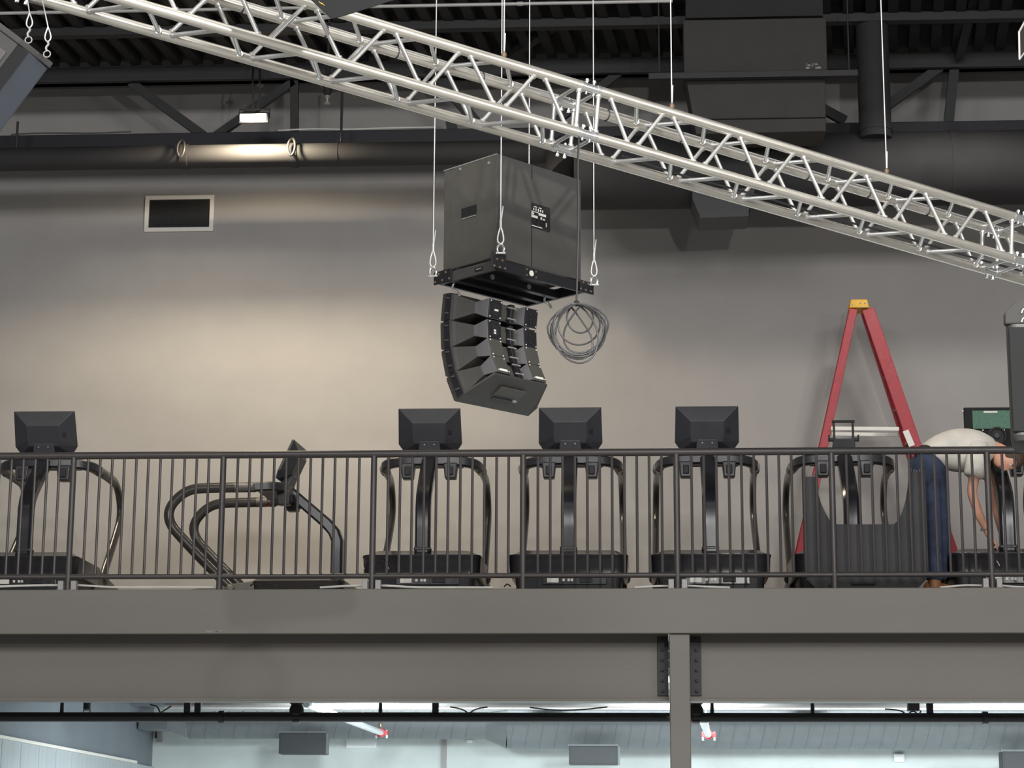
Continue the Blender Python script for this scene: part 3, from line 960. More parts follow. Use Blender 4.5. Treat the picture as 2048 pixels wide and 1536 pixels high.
for sec in (-1, 0, 1):
    o0 = sec * LSEC
    for k in ch:
        MB().tube([tp(k, o0 + .035), tp(k, o0 + LSEC - .035)], .0255, 20).build('chord', M['alu'], tr, smooth=True, world=True)

    def brace(k1, t1, k2, t2, r=.0105):
        a, b = tp(k1, o0 + t1), tp(k2, o0 + t2)
        d = (b - a).normalized()
        m = MB().tube([a + d * .02, b - d * .02], r, 10)
        m.tube([a + d * .012, a + d * .034], r * 1.5, 10)
        m.tube([b - d * .034, b - d * .012], r * 1.5, 10)
        m.build('brace', M['alud'], tr, smooth=True, world=True)
    # front and back faces
    for (ka, kb, sh) in (('U', 'L', 0), ('B', 'D', 0)):
        seq = []
        for i in range(7):
            seq.append((ka, U_[i]))
            seq.append((kb, L_[i]))
        for i in range(13):
            g = .018
            brace(seq[i][0], seq[i][1] + g, seq[i + 1][0], seq[i + 1][1] - g)
        brace(ka, .05, kb, .05)
        brace(ka, LSEC - .06, kb, LSEC - .06)
    for (ka, kb) in (('L', 'D'), ('U', 'B')):
        seq = [(ka, .09)]
        offs = L_ if kb == 'D' else [u + .0 for u in (.43, .83, 1.22, 1.62, 2.02, 2.43)]
        mids = U_[1:] if kb == 'D' else [.25, .65, 1.04, 1.43, 1.83, 2.24]
        if kb == 'D':
            seq = []
            for i in range(7):
                seq.append((kb, L_[i]))
                if i < 6:
                    seq.append((ka, U_[i + 1] + .02))
        else:
            seq = []
            for i in range(6):
                seq.append((ka, mids[i]))
                seq.append((kb, offs[i]))
        for i in range(len(seq) - 1):
            g = .018
            brace(seq[i][0], seq[i][1] + g, seq[i + 1][0], seq[i + 1][1] - g)
        brace(ka, .05, kb, .05)
        brace(ka, LSEC - .06, kb, LSEC - .06)
for j in (-1, 0, 1, 2):
    for k in ch:
        cp = MB().tube([tp(k, j * LSEC - .055), tp(k, j * LSEC - .035), tp(k, j * LSEC - .0349), tp(k, j * LSEC + .0349), tp(k, j * LSEC + .035), tp(k, j * LSEC + .055)], .02, 16, rs=[.0265, .0265, .0225, .0225, .0265, .0265]).build('coupler', M['chrome'], tr, smooth=True, world=True)
        for e in (-.02, .02):
            c0 = tp(k, j * LSEC + e)
            ax = (TU if k in 'UL' else -TU)
            MB().tube([c0 - ax * .033, c0 + ax * .033], .006, 8).build('locking_pin', M['chrome'], cp, smooth=True, world=True)
            MB().tube([c0 + ax * .033, c0 + ax * .043], .010, 6).build('pin_nut', M['chrome'], cp, world=True)
# LED strip and zip ties on the rear top chord
led = MB()
led.bar(tp('B', -2.4) + TU * .028, tp('B', 2.9) + TU * .028, .014, .006, TU)
led.build('led_strip', M['ltgrey'], tr, world=True)
for tt in (-1.72, -1.30, -.93, -.47, .24, .68, 1.08, 1.47, 1.87, 2.27):
    c0 = tp('B', tt)
    ring = []
    for i in range(14):
        a = 2 * math.pi * i / 14
        ring.append(c0 + TU * math.cos(a) * .0285 + TN * math.sin(a) * .0285)
    MB().tube(ring, .003, 5, closed=True).build('zip_tie', M['cable'], tr, world=True)
MB().bar(tp('B', -.155) - TN * .026, tp('B', -.10) - TN * .026, .003, .022, TU).build('rating_plate', M['ltgrey'], tr, world=True)
cbt = MB()
cbt.tube(smoothpath([tp('D', .32) + TU * .03 - TN * .05, tp('D', .7) + TU * .012 - TN * .06, tp('D', 1.1) + TU * .03 - TN * .05, tp('D', 1.5) + TU * .01 - TN * .07, tp('D', 1.9) + TU * .03 - TN * .05, tp('D', 2.4) + TU * .03 - TN * .04, tp('D', 2.9) + TU * .03 - TN * .05]), .006, 7)
tag(cbt.build('power_cable', M['cable'], smooth=True), 'black cable lying along the rear bottom tube inside the truss', 'cable')


# ------------------------------------------------------------------ steel wires
def wire_to_roof(p, label, name='steel_wire', hook=True, r=.0032, grp=None, lean=(0, 0)):
    p = V(p)
    t = thing(name, label, 'wire', p, group=grp)
    topz = ZROOF + .09
    q = V((p.x + lean[0], p.y + lean[1], topz))
    b0 = p + V((0, 0, .13 if hook else .02))
    MB().tube([b0, q], r, 7).build('strand', M['wire'], t, smooth=True, world=True)
    if hook:
        lp = MB().tube(smoothpath([b0, p + V((-.012, 0, .09)), p + V((-.018, 0, .045)), p + V((0, 0, .028)), p + V((.018, 0, .045)), p + V((.012, 0, .09)), b0]), .0045, 7)
        lp.build('thimble_eye', M['wire'], t, smooth=True, world=True)
        MB().tube([b0 - V((0, 0, .012)), b0 + V((0, 0, .035))], .0065, 8).build('ferrule', M['wire'], t, smooth=True, world=True)
        MB().tube([b0 + V((.002, 0, .02)), b0 + V((.012, 0, .11))], .0032, 6).build('tail', M['wire'], t, world=True)
        sh = MB().tube(smoothpath([p + V((-.014, 0, -.02)), p + V((-.02, 0, .01)), p + V((0, 0, .036)), p + V((.02, 0, .01)), p + V((.014, 0, -.02))]), .0065, 8)
        sh.build('shackle', M['chrome'], t, smooth=True, world=True)
        MB().tube([p + V((-.024, 0, -.02)), p + V((.026, 0, -.02))], .006, 8).build('shackle_pin', M['chrome'], t, world=True)
    else:
        MB().lathe([(.008, 0), (.014, .008), (.012, .02), (.004, .03)], p, n=10).build('gripper', M['brass'], t, smooth=True, world=True)
        MB().tube([p + V((.002, 0, .02)), p + V((.006, -.002, .12))], .0025, 6).build('tail', M['wire'], t, world=True)
    return t


for px, lb, tt in ((1007, 'short wire with gripper holding the truss left of the coupler', -.51), (1343, 'wire holding the truss just left of the rectangular duct', .48), (1773, 'wire holding the truss at the right, ending in a gripper', 1.8)):
    p = tp('U', along(TP, TD, px)) + TU * .026
    wire_to_roof(p, lb, hook=False, lean=(0, 0))

# ------------------------------------------------------------------ subwoofer, fly frame, line array
ANG = math.radians(42)
SN = at(993, 515, 11.0)
SR = V((math.sin(ANG), math.cos(ANG), 0))      # along the rear face, to the right and away
SF = V((-math.cos(ANG), math.sin(ANG), 0))     # forward axis of the array (left and away)
zs0 = SN.z
zs1 = at(993, 307, 11.0).z
wS = along(SN, SR, 1162)
dS = along(SN, SF, 886)
print('sub w,d,h', wS, dS, zs1 - zs0)
rotA = math.pi / 2 - ANG      # local x -> SR, local y -> SF
sub = thing('subwoofer', 'big black subwoofer cabinet hanging from four wires above the speaker array', 'speaker', SN, rotz=rotA)
hS = zs1 - zs0
# body with a recess for the side handle and the amp panel: built from slabs
b = MB()
b.box(.0, wS, 0.012, dS * .80, 0, hS)
bo = b.build('cabinet', M['cabg'], sub, bevel=.004)
b2 = MB()
b2.box(.001, wS - .001, dS * .806, dS, 0, hS)
b2.build('front_section', M['subp'], sub, bevel=.004)
rp = MB().box(0, wS, 0, .0122, 0, hS).build('rear_panel', M['cabg'], sub, bevel=.003)
MB().box(-.004, 0.0, .0, dS * .79, .004, hS - .002).build('side_panel', M['subp'], sub)
MB().box(-.005, dS * 0 + .004, .0, dS, hS - .006, hS).build('top_edge', M['ltgrey'], sub)
hd = MB().box(-.006, -.003, dS * .36, dS * .65, hS * .46, hS * .565).build('handle_recess', M['blackm'], sub, bevel=.002)
MB().box(-.009, -.005, dS * .37, dS * .64, hS * .455, hS * .465).build('handle_edge', M['ltgrey'], hd)
for yy, zz in ((.14, .93), (.68, .96)):
    MB().lathe([(.008, 0), (.008, .004)], (-.004, dS * yy, hS * zz), (-1, 0, 0), 10).build('screw', M['ltgrey'], sub)
MB().box(wS * .40, wS * .408, -.0015, 0, 0, hS * .60).build('panel_seam', M['blackm'], rp)
MB().box(wS * .40, wS * .408, -.0015, 0, hS * .86, hS).build('panel_seam', M['blackm'], rp)
pa = MB().box(wS * .395, wS * .62, -.004, 0.0, hS * .385, hS * .625).build('amp_panel', M['blackm'], sub, bevel=.002)


def pnl(u0, u1, v0, v1, m_, nm):     # rectangle on the amp panel, u right, v up (0..1)
    x0, x1 = wS * .395, wS * .62
    z0, z1 = hS * .385, hS * .625
    return MB().box(x0 + (x1 - x0) * u0, x0 + (x1 - x0) * u1, -.0065, -.004, z0 + (z1 - z0) * v0, z0 + (z1 - z0) * v1).build(nm, M[m_], pa)


for u in (.13, .38):
    pnl(u, u + .14, .84, .87, 'white', 'bracket_mark')
for u in (.10, .22, .35, .46, .57):
    pnl(u, u + .035, .70, .80, 'white', 'dip_switch')
pnl(.0, .36, .63, .66, 'white', 'print_line')
pnl(.0, .12, .52, .6, 'white', 'print_block')
pnl(.0, .32, .40, .50, 'white', 'serial_label')
pnl(.38, .76, .55, .65, 'white', 'rating_label')
pnl(.48, .55, .40, .50, 'white', 'voltage_mark')
pnl(.60, .70, .40, .46, 'white', 'voltage_mark')
pnl(.02, .56, .055, .08, 'white', 'print_line')
pnl(.76, .80, .16, .32, 'white', 'print_line')
for u in (.2, .58):
    x0, x1 = wS * .395, wS * .62
    z0, z1 = hS * .385, hS * .625
    MB().lathe([(.017, 0), (.017, .006), (.012, .007), (.011, .002)], (x0 + (x1 - x0) * u, -.004, z0 + (z1 - z0) * .26), (0, -1, 0), 16).build('power_socket', M['black'], pa, smooth=True)

# fly frame
ff_ = thing('fly_frame', 'black steel rigging frame between the subwoofer and the speaker array', 'rigging frame', SN + V((0, 0, -.012)), rotz=rotA)
hF = .058
xF0, xF1, yF0, yF1 = -.012, wS + .02, -.015, dS + .02
MB().box(xF0, xF1, yF0, yF0 + .02, -hF, 0).build('rear_beam', M['black'], ff_, bevel=.003)
MB().box(xF0, xF1, yF1 - .02, yF1, -hF, 0).build('front_beam', M['black'], ff_, bevel=.003)
MB().box(xF0, xF0 + .02, yF0 + .02, yF1 - .02, -hF, 0).build('side_beam', M['cabg'], ff_, bevel=.003)
MB().box(xF1 - .02, xF1, yF0 + .02, yF1 - .02, -hF, 0).build('side_beam', M['black'], ff_, bevel=.003)
MB().box(xF0 + .02, xF1 - .02, dS * .42, dS * .42 + .04, -hF, -.012).build('cross_beam', M['black'], ff_, bevel=.003)
MB().box(xF0 + .02, xF1 - .02, dS * .72, dS * .72 + .04, -hF, -.012).build('cross_beam', M['black'], ff_, bevel=.003)
MB().box(-.016, -.012, dS * .22, dS * .36, -.042, -.02).build('name_plate', M['blackm'], ff_)
MB().box(-.018, -.0155, dS * .24, dS * .33, -.034, -.028).build('plate_print', M['ltgrey'], ff_)
for (x, y, nx, ny) in ((xF0 + .0, yF0 - .004, 0, 0), (xF1 - .02, yF0 - .004, 1, 0), (xF0 - .004, yF1 - .06, 0, 1)):
    g = MB()
    if (nx, ny) == (0, 1):
        g.box(x - .008, x, y - .05, y + .09, -.058, .014)
    elif nx:
        g.box(x - .03, x + .075, y - .008, y, -.062, .006)
    else:
        g.box(x - .05, x + .06, y - .008, y, -.055, .03)
    pt = g.build('rigging_plate', M['black'], ff_, bevel=.003)
    for a_ in range(5):
        if (nx, ny) == (0, 1):
            c0, ax = (x - .008, y - .035 + .028 * a_, -.022 + (.02 if a_ % 2 else -.02)), (-1, 0, 0)
        else:
            c0, ax = (x - .03 + .02 * a_, y - .008, -.026 + (.02 if a_ % 2 else -.02)), (0, -1, 0)
        MB().lathe([(.007, 0), (.005, .004)], c0, ax, 8).build('bolt', M['brass'], pt)
for x in (wS * .38,):
    MB().lathe([(.016, 0), (.016, .003)], (x, yF0, -.03), (0, -1, 0), 18).build('pin_hole', M['white'], ff_)
    for sx, sz in ((-1, -1), (1, -1), (1, 1), (-1, 1)):
        MB().lathe([(.006, 0), (.005, .004)], (x + sx * .035, yF0, -.03 + sz * .016), (0, -1, 0), 8).build('bolt', M['brass'], ff_)
for x in (.14, .42):
    MB().lathe([(.015, 0), (.015, .003)], (x, dS * .42, -.035), (0, -1, 0), 18).build('pin_hole', M['ltgrey'], ff_)


def FW(x, y, z):   # fly frame local -> world
    return SN + V((0, 0, -.012)) + SR * x + SF * y + V((0, 0, z))


wire_to_roof(FW(xF0 - .0, yF0 - .028, .045), 'steel wire ending at the near corner of the subwoofer frame')
wire_to_roof(FW(xF1 + .04, yF0 - .028, .01), 'steel wire ending at the right corner of the subwoofer frame')
wire_to_roof(FW(xF0 - .026, yF1 + .02, .01), 'steel wire ending at the left corner of the subwoofer frame')
wire_to_roof(FW(xF1 - .01, yF1 - .02, .02), 'steel wire passing behind the subwoofer cabinet', hook=False)

# line array modules
WM, HM = .56, .158
MG = 'line array speaker modules'


def make_module(label, style):
    t = thing('array_speaker', label, 'speaker', group=MG)
    hw, hh = WM / 2, HM / 2
    z0 = -hh

    def rc(x, y, z):
        return [V((a * x, y, z0 + b * z)) for a, b in ((-1, -1), (1, -1), (1, 1), (-1, 1))]
    # origin at the front top edge centre; y forward, z up
    fr_ = MB().loft([rc(hw * .97, 0, hh - .012), rc(hw, -.012, hh - .003), rc(hw, -.088, hh - .003)])
    fr_.build('front_frame', M['cab'], t, bevel=.003)
    MB().box(-hw + .03, hw - .03, 0, .004, -HM + .02, -.02).build('front_grille', M['mesh'], t)
    body = MB().loft([rc(hw - .012, -.085, hh - .006), rc(hw - .022, -.105, hh - .013), rc(.215, -.208, .031), rc(.10, -.225, .04)])
    body.build('body_shell', M['cab'], t, bevel=.002)
    for sx in (-1, 1):
        xa, xb = .085, .20
        A = [V((sx * x, y, z0 + z)) for x, y, z in ((xa - .035, -.222, -.036), (xb + .014, -.203, -.030), (xb + .014, -.203, .030), (xa - .035, -.222, .036))]
        B = [V((sx * x, -.28, z0 + z)) for x, z in ((xa, -.054), (xb - .012, -.054), (xb - .012, .054), (xa, .054))]
        po = MB().loft([A, B]).build('amp_pod', M['grey'], t, bevel=.002)
        xs0, xs1 = sorted((sx * (xa + .004), sx * (xb - .016)))
        pl_ = MB().box(xs0, xs1, -.285, -.279, z0 - .050, z0 + .050).build('amp_plate', M['plate'] if style > 1 else M['black'], po, bevel=.0015)
        for u in (.1, .9):
            for z in (-.043, .043):
                MB().lathe([(.004, 0), (.004, .003)], (xs0 + (xs1 - xs0) * u, -.285, z0 + z), (0, -1, 0), 6).build('screw', M['white'], pl_)
        xm = (xs0 + xs1) / 2
        if style <= 1:
            if sx < 0:
                MB().box(xm - .024, xm + .024, -.2875, -.285, z0 - .035, z0 + .03).build('control_block', M['blackm'], pl_)
                for q in range(2):
                    MB().box(xm - .010 + .014 * q * (style == 0), xm + .004 + .014 * q * (style == 0), -.290, -.287, z0 - .010 - .014 * q * style, z0 - .000 - .014 * q * style).build('marking', M['white'], pl_)
            else:
                for z in (-.022, .018):
                    MB().lathe([(.016, 0), (.016, .005), (.011, .006), (.010, .002)], (xm, -.285, z0 + z), (0, -1, 0), 14).build('socket', M['blackm'], pl_, smooth=True)
        if style == 3:
            MB().box(xm - .028, xm + .028, -.2875, -.285, z0 - .047, z0 - .033).build('sticker', M['white'], pl_)
    # centre plate with rigging spine
    ce = MB().box(-.085, .085, -.243, -.222, z0 - .046, z0 + .046).build('centre_plate', M['plate'], t, bevel=.002)
    for x in (-.06, .06):
        for z in (-.03, .03):
            MB().lathe([(.004, 0), (.004, .003)], (x, -.243, z0 + z), (0, -1, 0), 6).build('screw', M['ltgrey'], ce)
    MB().box(-.012, .014, -.275, -.242, z0 - .058, z0 + .05).build('spine_bar', M['black'], t, bevel=.003)
    for z in (-.03, .03):
        MB().tube([(-.03, -.272, z0 + z), (.03, -.272, z0 + z)], .005, 8).build('spine_pin', M['ltgrey'], t, smooth=True)
    # side rigging plates
    for sx in (-1, 1):
        x0, x1 = sorted((sx * (hw - .001), sx * (hw + .006)))
        sp2 = MB().box(x0, x1, -.089, -.042, -HM + .006, -.004).build('side_rigging', M['black'], t, bevel=.002)
        for z in (-.035, -HM + .04):
            MB().tube([(sx * (hw + .004), -.078, z), (sx * (hw + .014), -.056, z + .004)], .006, 8).build('pin', M['cab'], sp2)
    return t


hinge = SN + SR * .305 + SF * .452 + V((0, 0, -.108))
tilts = (-7, 3, 15, 27)
labels = ('topmost module of the hanging line array, right under the frame', 'second line array module from the top, with two round sockets',
          'third line array module from the top, starting to tilt', 'lowest line array module, tilted with its broad underside showing')
for i in range(4):
    t = make_module(labels[i], i)
    d = Matrix.Rotation(rotA, 4, 'Z') @ Matrix.Rotation(-math.radians(tilts[i]), 4, 'X')
    t.matrix_world = Matrix.Translation(hinge) @ d
    if i == 3:
        ol = ((-.275, -.012), (.275, -.012), (.275, -.085), (.20, -.27), (-.20, -.27), (-.275, -.085))
        q = MB().loft([[V((x, y, -HM + .012 if y > -.2 else -HM + .026)) for x, y in ol], [V((x, y, -HM - .002 if y > -.2 else -HM + .012)) for x, y in ol]])
        q.build('underside_plate', M['cab'], t, bevel=.003)
        MB().box(-.095, .095, -.20, -.105, -HM - .004, -HM + .004).build('bracket_recess', M['plate'], t, bevel=.004)
        MB().box(-.09, .06, -.118, -.104, -HM - .012, -HM).build('pull_bracket', M['black'], t, bevel=.003)
        MB().box(.06, .09, -.118, -.104, -HM - .013, -HM).build('bracket_tip', M['ltgrey'], t, bevel=.003)
    hinge = hinge + (d @ V((0, 0, -HM - .006)))
# hanging links between frame and array
for x, lb in ((.04, 'steel hook link joining the frame to the array at the left'), (wS - .07, 'steel hook link joining the frame to the array at the right')):
    p = FW(x, dS * .85 if x < .1 else dS * .45, -hF)
    tag(MB().tube(smoothpath([p + V((0, 0, .02)), p + V((-.018, 0, 0)), p + V((-.02, 0, -.03)), p + V((.012, 0, -.045)), p + V((.02, 0, -.07))]), .007, 8).build('hook_link', M['chrome'], smooth=True), lb, 'hook')

# coiled cable
YCo = 9.86
ctop = at(1158, 268, YCo)
knot = at(1153, 607, YCo)
cc_ = thing('coiled_cable', 'dark coiled cable hanging from the truss beside the speaker array', 'cable', knot)
MB().tube(smoothpath([ctop, at(1157, 300, YCo), at(1155, 330, YCo), at(1157, 420, YCo), at(1155, 530, YCo), knot]), .0048, 8).build('drop', M['cable'], cc_, smooth=True, world=True)
MB().lathe([(.006, -.012), (.014, -.008), (.015, .008), (.006, .014)], knot, (1, 0, .3), 10).build('knot', M['blackm'], cc_, smooth=True, world=True)
loops = [(1157, 655, 50, 55, 0, 0), (1162, 662, 50, 54, .35, .02), (1150, 668, 44, 60, -.35, -.02), (1172, 660, 38, 52, .75, .03), (1140, 672, 36, 54, -.75, -.03), (1158, 648, 42, 42, .2, .01),
         (1160, 636, 26, 30, -.15, -.01), (1155, 663, 54, 48, .05, .04)]
for i, (cx, cy, a, b, rot, dy) in enumerate(loops):
    pts = []
    for j in range(26):
        th = 2 * math.pi * j / 26
        x, y = a * math.cos(th), b * math.sin(th)
        xr, yr = x * math.cos(rot) - y * math.sin(rot), x * math.sin(rot) + y * math.cos(rot)
        # pull the top of every loop to the knot
        yt = cy + yr
        k = max(0, (cy - b * .35 - yt) / (b * .65)) ** 1.6
        px, py = cx + xr + (1153 - cx - xr) * k * .75, yt + (608 - yt) * k
        pts.append(at(px, py, YCo + dy * math.sin(th) + .008 * i - .03))
    MB().tube(pts, .0044, 7, closed=True).build('cable_loop', M['cable2'], cc_, smooth=True, world=True)

# ------------------------------------------------------------------ speakers cut by the picture edges
YSL = 8.6
lsp = thing('loudspeaker', 'grey tilted loudspeaker cabinet hanging at the upper left edge', 'speaker', at(20, 150, YSL))
lsp['_o'] = tuple(lsp.location)
E0 = at(-60, 0, YSL)       # start of the end-cap edge (far left)
E1 = at(108, 126, YSL)     # right corner of the end cap
Bd = (E1 - E0).normalized()
Ad = V((-.56, 0, -.83))
Ad.normalize()
wB = (E1 - E0).length
LB = 1.1
RD = (at(40, 180, YSL) - EYE) / YSL


def lp(u, v, w):           # u along the cap edge, v along the cabinet, w depth (away)
    return E0 + Bd * u + Ad * v + RD * w


cs = [(0, 0), (wB * .62, 0), (wB * .74, .03), (wB * .985, .14), (wB * .9, .42), (0, .42)]
m = MB().extr([lp(u, .028, w) for u, w in cs], Ad * LB)
m.build('cabinet', M['bluec'], lsp, world=True, bevel=.006)
MB().extr([lp(u, 0, w) for u, w in [(0, -.012), (wB * .61, -.012), (wB * 1.0, .13), (wB * .92, .43), (0, .43)]], Ad * .028).build('end_cap', M['sgrey'], lsp, world=True, bevel=.006)
MB().extr([lp(0, .03, -.006), lp(wB * .62, .03, -.006), lp(wB * .62, LB, -.006), lp(0, LB, -.006)], RD * .01).build('front_face', M['sgrey'], lsp, world=True)
MB().extr([lp(wB * .36, .085, -.012), lp(wB * .58, .085, -.012), lp(wB * .58, LB, -.012), lp(wB * .36, LB, -.012)], RD * .01).build('grille', M['mesh'], lsp, world=True, bevel=.004)
MB().extr([lp(wB * .62, .03, -.004), lp(wB * .75, .03, .03), lp(wB * .75, LB, .03), lp(wB * .62, LB, -.004)], RD * .01).build('dark_bevel', M['vblack'], lsp, world=True)
for px, py, u in ((57, 80, .70), (94, 108, .92)):
    c0 = at(px, py, YSL + .04)
    ring = [c0 + V((math.cos(a * math.pi / 8) * .015, 0, math.sin(a * math.pi / 8) * .015)) for a in range(16)]
    MB().tube(ring, .003, 6, closed=True).build('eye_bolt', M['ltgrey'], lsp, smooth=True, world=True)
    tgt = at(px + (-12 if px < 80 else -22), -60, YSL + .04)
    wt = thing('safety_wire', ('left' if px < 80 else 'right') + ' steel safety wire clipped to an eye bolt of the tilted loudspeaker', 'wire', c0 + V((0, 0, .02)))
    MB().tube(smoothpath([c0 + V((0, 0, .012)), c0 + V((-.008, 0, .03)), c0 + V((.006, 0, .045)), c0 + V((0, 0, .055))]), .005, 7).build('snap_hook', M['ltgrey'], wt, smooth=True, world=True)
    e0 = c0 + V((-.002, 0, .125))
    MB().tube(smoothpath([e0, c0 + V((-.017, 0, .075)), c0 + V((0, 0, .052)), c0 + V((.017, 0, .075)), e0]), .0032, 6).build('wire_eye', M['wire'], wt, smooth=True, world=True)
    MB().tube([e0, tgt], .0028, 6).build('strand', M['wire'], wt, world=True)

YSR = 9.2
a, b = at(2021, 880, YSR), at(2150, 602, YSR)
rsp = thing('loudspeaker', 'black loudspeaker with rounded grey frame cut by the right edge', 'speaker', (a.x + .15, YSR, a.z))
zt = at(2020, 648, YSR).z
m = MB()
KX = .2
m.loft([[V((p.x + (p.y - YSR) * KX, p.y, z)) for p in rrect(a.x, a.x + .34, YSR, YSR + .32, .05, 0, 4)] for z in (a.z + .02, zt)])
m.build('cabinet', M['cab'], rsp, smooth=True, world=True)
m = MB()
m.loft([[V((p.x + (p.y - YSR) * KX, p.y, z0_)) for p in rrect(a.x + i_, a.x + .34 - i_, YSR - .004 + i_, YSR + .32 - i_, .05, 0, 4)] for z0_, i_ in ((a.z - .02, .06), (a.z, .01), (a.z + .022, 0))])
m.build('bottom_cap', M['sgrey'], rsp, smooth=True, world=True)
tz = [(a.x, zt), (a.x + .34, zt), (a.x + .34, at(2050, 585, YSR).z + .02), (a.x + .05, at(2050, 602, YSR).z), (a.x + .001, at(2020, 625, YSR).z)]
MB().extr([V((x, YSR - .002, z)) for x, z in tz], (0, .05, 0)).build('top_horn_frame', M['sgrey'], rsp, world=True, bevel=.008)
MB().box(a.x + .012, a.x + .33, YSR - .008, YSR + .002, a.z + .035, zt - .015).build('grille', M['vblack'], rsp, world=True, bevel=.012)
for zz in (640, 622):
    MB().tube(smoothpath([at(2043, zz + 4, YSR - .01), at(2046, zz - 4, YSR - .01), at(2054, zz - 6, YSR - .01), at(2060, zz, YSR - .01)]), .003, 6).build('logo_mark', M['white'], rsp, world=True)

YTC = 8.4
tc_ = thing('loudspeaker', 'dark cabinet corner poking into the picture at the top above the truss', 'speaker', at(665, 0, YTC))
tc_['_o'] = tuple(tc_.location)
MB().extr([at(x, y, YTC) for x, y in ((622, 0), (655, 31), (664, 38), (692, 31), (790, 0), (870, -120), (560, -120))], (at(700, -40, YTC) - EYE) / YTC * .3).build('cabinet', M['vblack'], tc_, world=True, bevel=.004)
for k in range(2):
    a = at(640 + k * 5, 6 + k * 2.5, YTC - .001)
    MB().bar(a + V((-.004, 0, .006)), a + V((.008, 0, -.006)), .002, .004, (0, -1, 0)).build('yellow_mark', M['yellow'], tc_, world=True)

YTR = 12.0
pr = thing('wall_screen', 'edge of a pale framed hanging panel at the top right corner', 'panel', at(2046, 118, YTR))
pr['_o'] = tuple(pr.location)
q = [at(2038, 64, YTR), at(2039, 118, YTR), at(2090, 50, YTR + .5), at(2090, -30, YTR + .5)]
MB().extr([q[0], q[1], q[2], q[3]], (.0, .012, 0)).build('panel', M['mesh'], pr, world=True)
for i in range(4):
    MB().tube([q[i], q[(i + 1) % 4]], .006, 6).build('frame_edge', M['white'], pr, world=True)

# ------------------------------------------------------------------ lower room contents
YP = 17.6
zp = at(1000, 1435, YP).z
rp_ = (at(1000, 1427, YP).z - at(1000, 1443.5, YP).z) / 2 * 1.2
pm_ = thing('sprinkler_main', 'thick black sprinkler main pipe running under the beam', 'pipe', (0, YP, zp))
MB().tube([(-7, YP, zp), (7, YP, zp)], rp_, 18).build('pipe', M['black'], pm_, smooth=True, world=True)
for px in (593, 1392):
    x = at(px, 1430, YP).x
    cu = MB().lathe([(.03, -.05), (.06, -.02), (.06, .02), (.045, .05), (.065, .07), (.065, .1), (.03, .12)], (x, YP, zp + .05), n=14).build('valve', M['blackm'], pm_, smooth=True, world=True)
    MB().tube([(x - .03, YP - .03, zp - rp_), (x + .03, YP - .03, zp - rp_)], .012, 8).build('clamp_bolt', M['ltgrey'], cu, world=True)
for px in (443, 1970):
    x = at(px, 1436, YP).x
    MB().tube([(x - .022, YP, zp), (x + .022, YP, zp)], rp_ * 1.32, 18).build('coupling', M['black'], pm_, smooth=True, world=True)
for px in (377, 398, 872, 1858):
    x = at(px, 1415, YP + .05).x
    MB().box(x - .026, x + .026, YP - .01, YP + .03, zp, ZLC).build('hanger_strap', M['black'], pm_, world=True)
for px in (124, 761, 1625, 1424):
    x = at(px, 1415, YP).x
    MB().tube([(x, YP, zp), (x, YP, zp + .07), (x, YP, ZLC)], .01, 8, rs=[.018, .016, .007]).build('hanger_rod', M['black'], pm_, world=True)

# branch pipes (white) with red couplings
for (x0, y0, Y0, x1, y1, Y1, lb) in ((612, 1408, 19.6, 764, 1466, 24.2, 'white sprinkler branch pipe with red coupling left of the column'), (1398, 1421, 17.72, 1417, 1470, 23.0, 'white sprinkler branch pipe with red coupling right of the column')):
    p, q = at(x0, y0, Y0), at(x1, y1, Y1)
    t = thing('branch_pipe', lb, 'pipe', (p + q) / 2, group='white sprinkler branches')
    d = (q - p).normalized()
    MB().tube([p, q], .034, 14).build('pipe', M['pipew'], t, smooth=True, world=True)
    cr_ = MB().tube([q - d * .1, q + d * .02], .048, 14).build('red_coupling', M['redp'], t, smooth=True, world=True)
    sd = V((1, 0, 0))
    for sx in (-1, 1):
        MB().box(q.x + sx * .055 - .018, q.x + sx * .055 + .018, q.y - .08, q.y - .02, q.z - .025, q.z + .025).build('coupling_ear', M['redp'], cr_, world=True)
        MB().tube([q + V((sx * .06, -.05, -.06)), q + V((sx * .06, -.05, .03))], .012, 8).build('coupling_bolt', M['pipew'], cr_, world=True)
    MB().lathe([(.02, .06), (.02, .1), (.008, .11), (.008, .17), (.028, .18)], q - d * .12, n=10).build('sprinkler', M['brass'], t, smooth=True, world=True)
    e = p + (q - p) * .7
    MB().tube([e, V((e.x, e.y, ZLC + .03))], .007, 6).build('hanger', M['ltgrey'], t, world=True)

# spiral ducts along the lower back wall
YD3 = 25.3


def spiral(x0px, x1px, y0px, y1px, Y, label, tape=None):
    za_, zb2 = at(900, y0px, Y).z, at(900, y1px, Y).z
    r = (za_ - zb2) / 2
    z = (za_ + zb2) / 2
    xa, xb = at(x0px, 1460, Y).x, at(x1px, 1460, Y).x
    t = thing('spiral_duct', label, 'duct', ((xa + xb) / 2, Y, z), group='spiral ducts of the lower room')
    MB().tube([(xa, Y, z), (xb, Y, z)], r, 26).build('duct_pipe', M['lowduct'], t, smooth=True, world=True)
    n = int((xb - xa) / .17)
    rm_ = None
    for i in range(n):
        x = xa + .08 + i * .17
        if rm_ is None:
            rg = [V((math.sin(a * math.pi / 12) * .05, math.cos(a * math.pi / 12) * r, math.sin(a * math.pi / 12) * r)) for a in range(24)]
            rm_ = MB().tube(rg, .007, 5, closed=True).build('spiral_seam', M['lowduct'], t, smooth=True)
            o = rm_
        else:
            o = rm_.copy()
            C.objects.link(o)
        o.location = (x - (xa + xb) / 2, 0, 0)
    return t, xa, xb, r, z


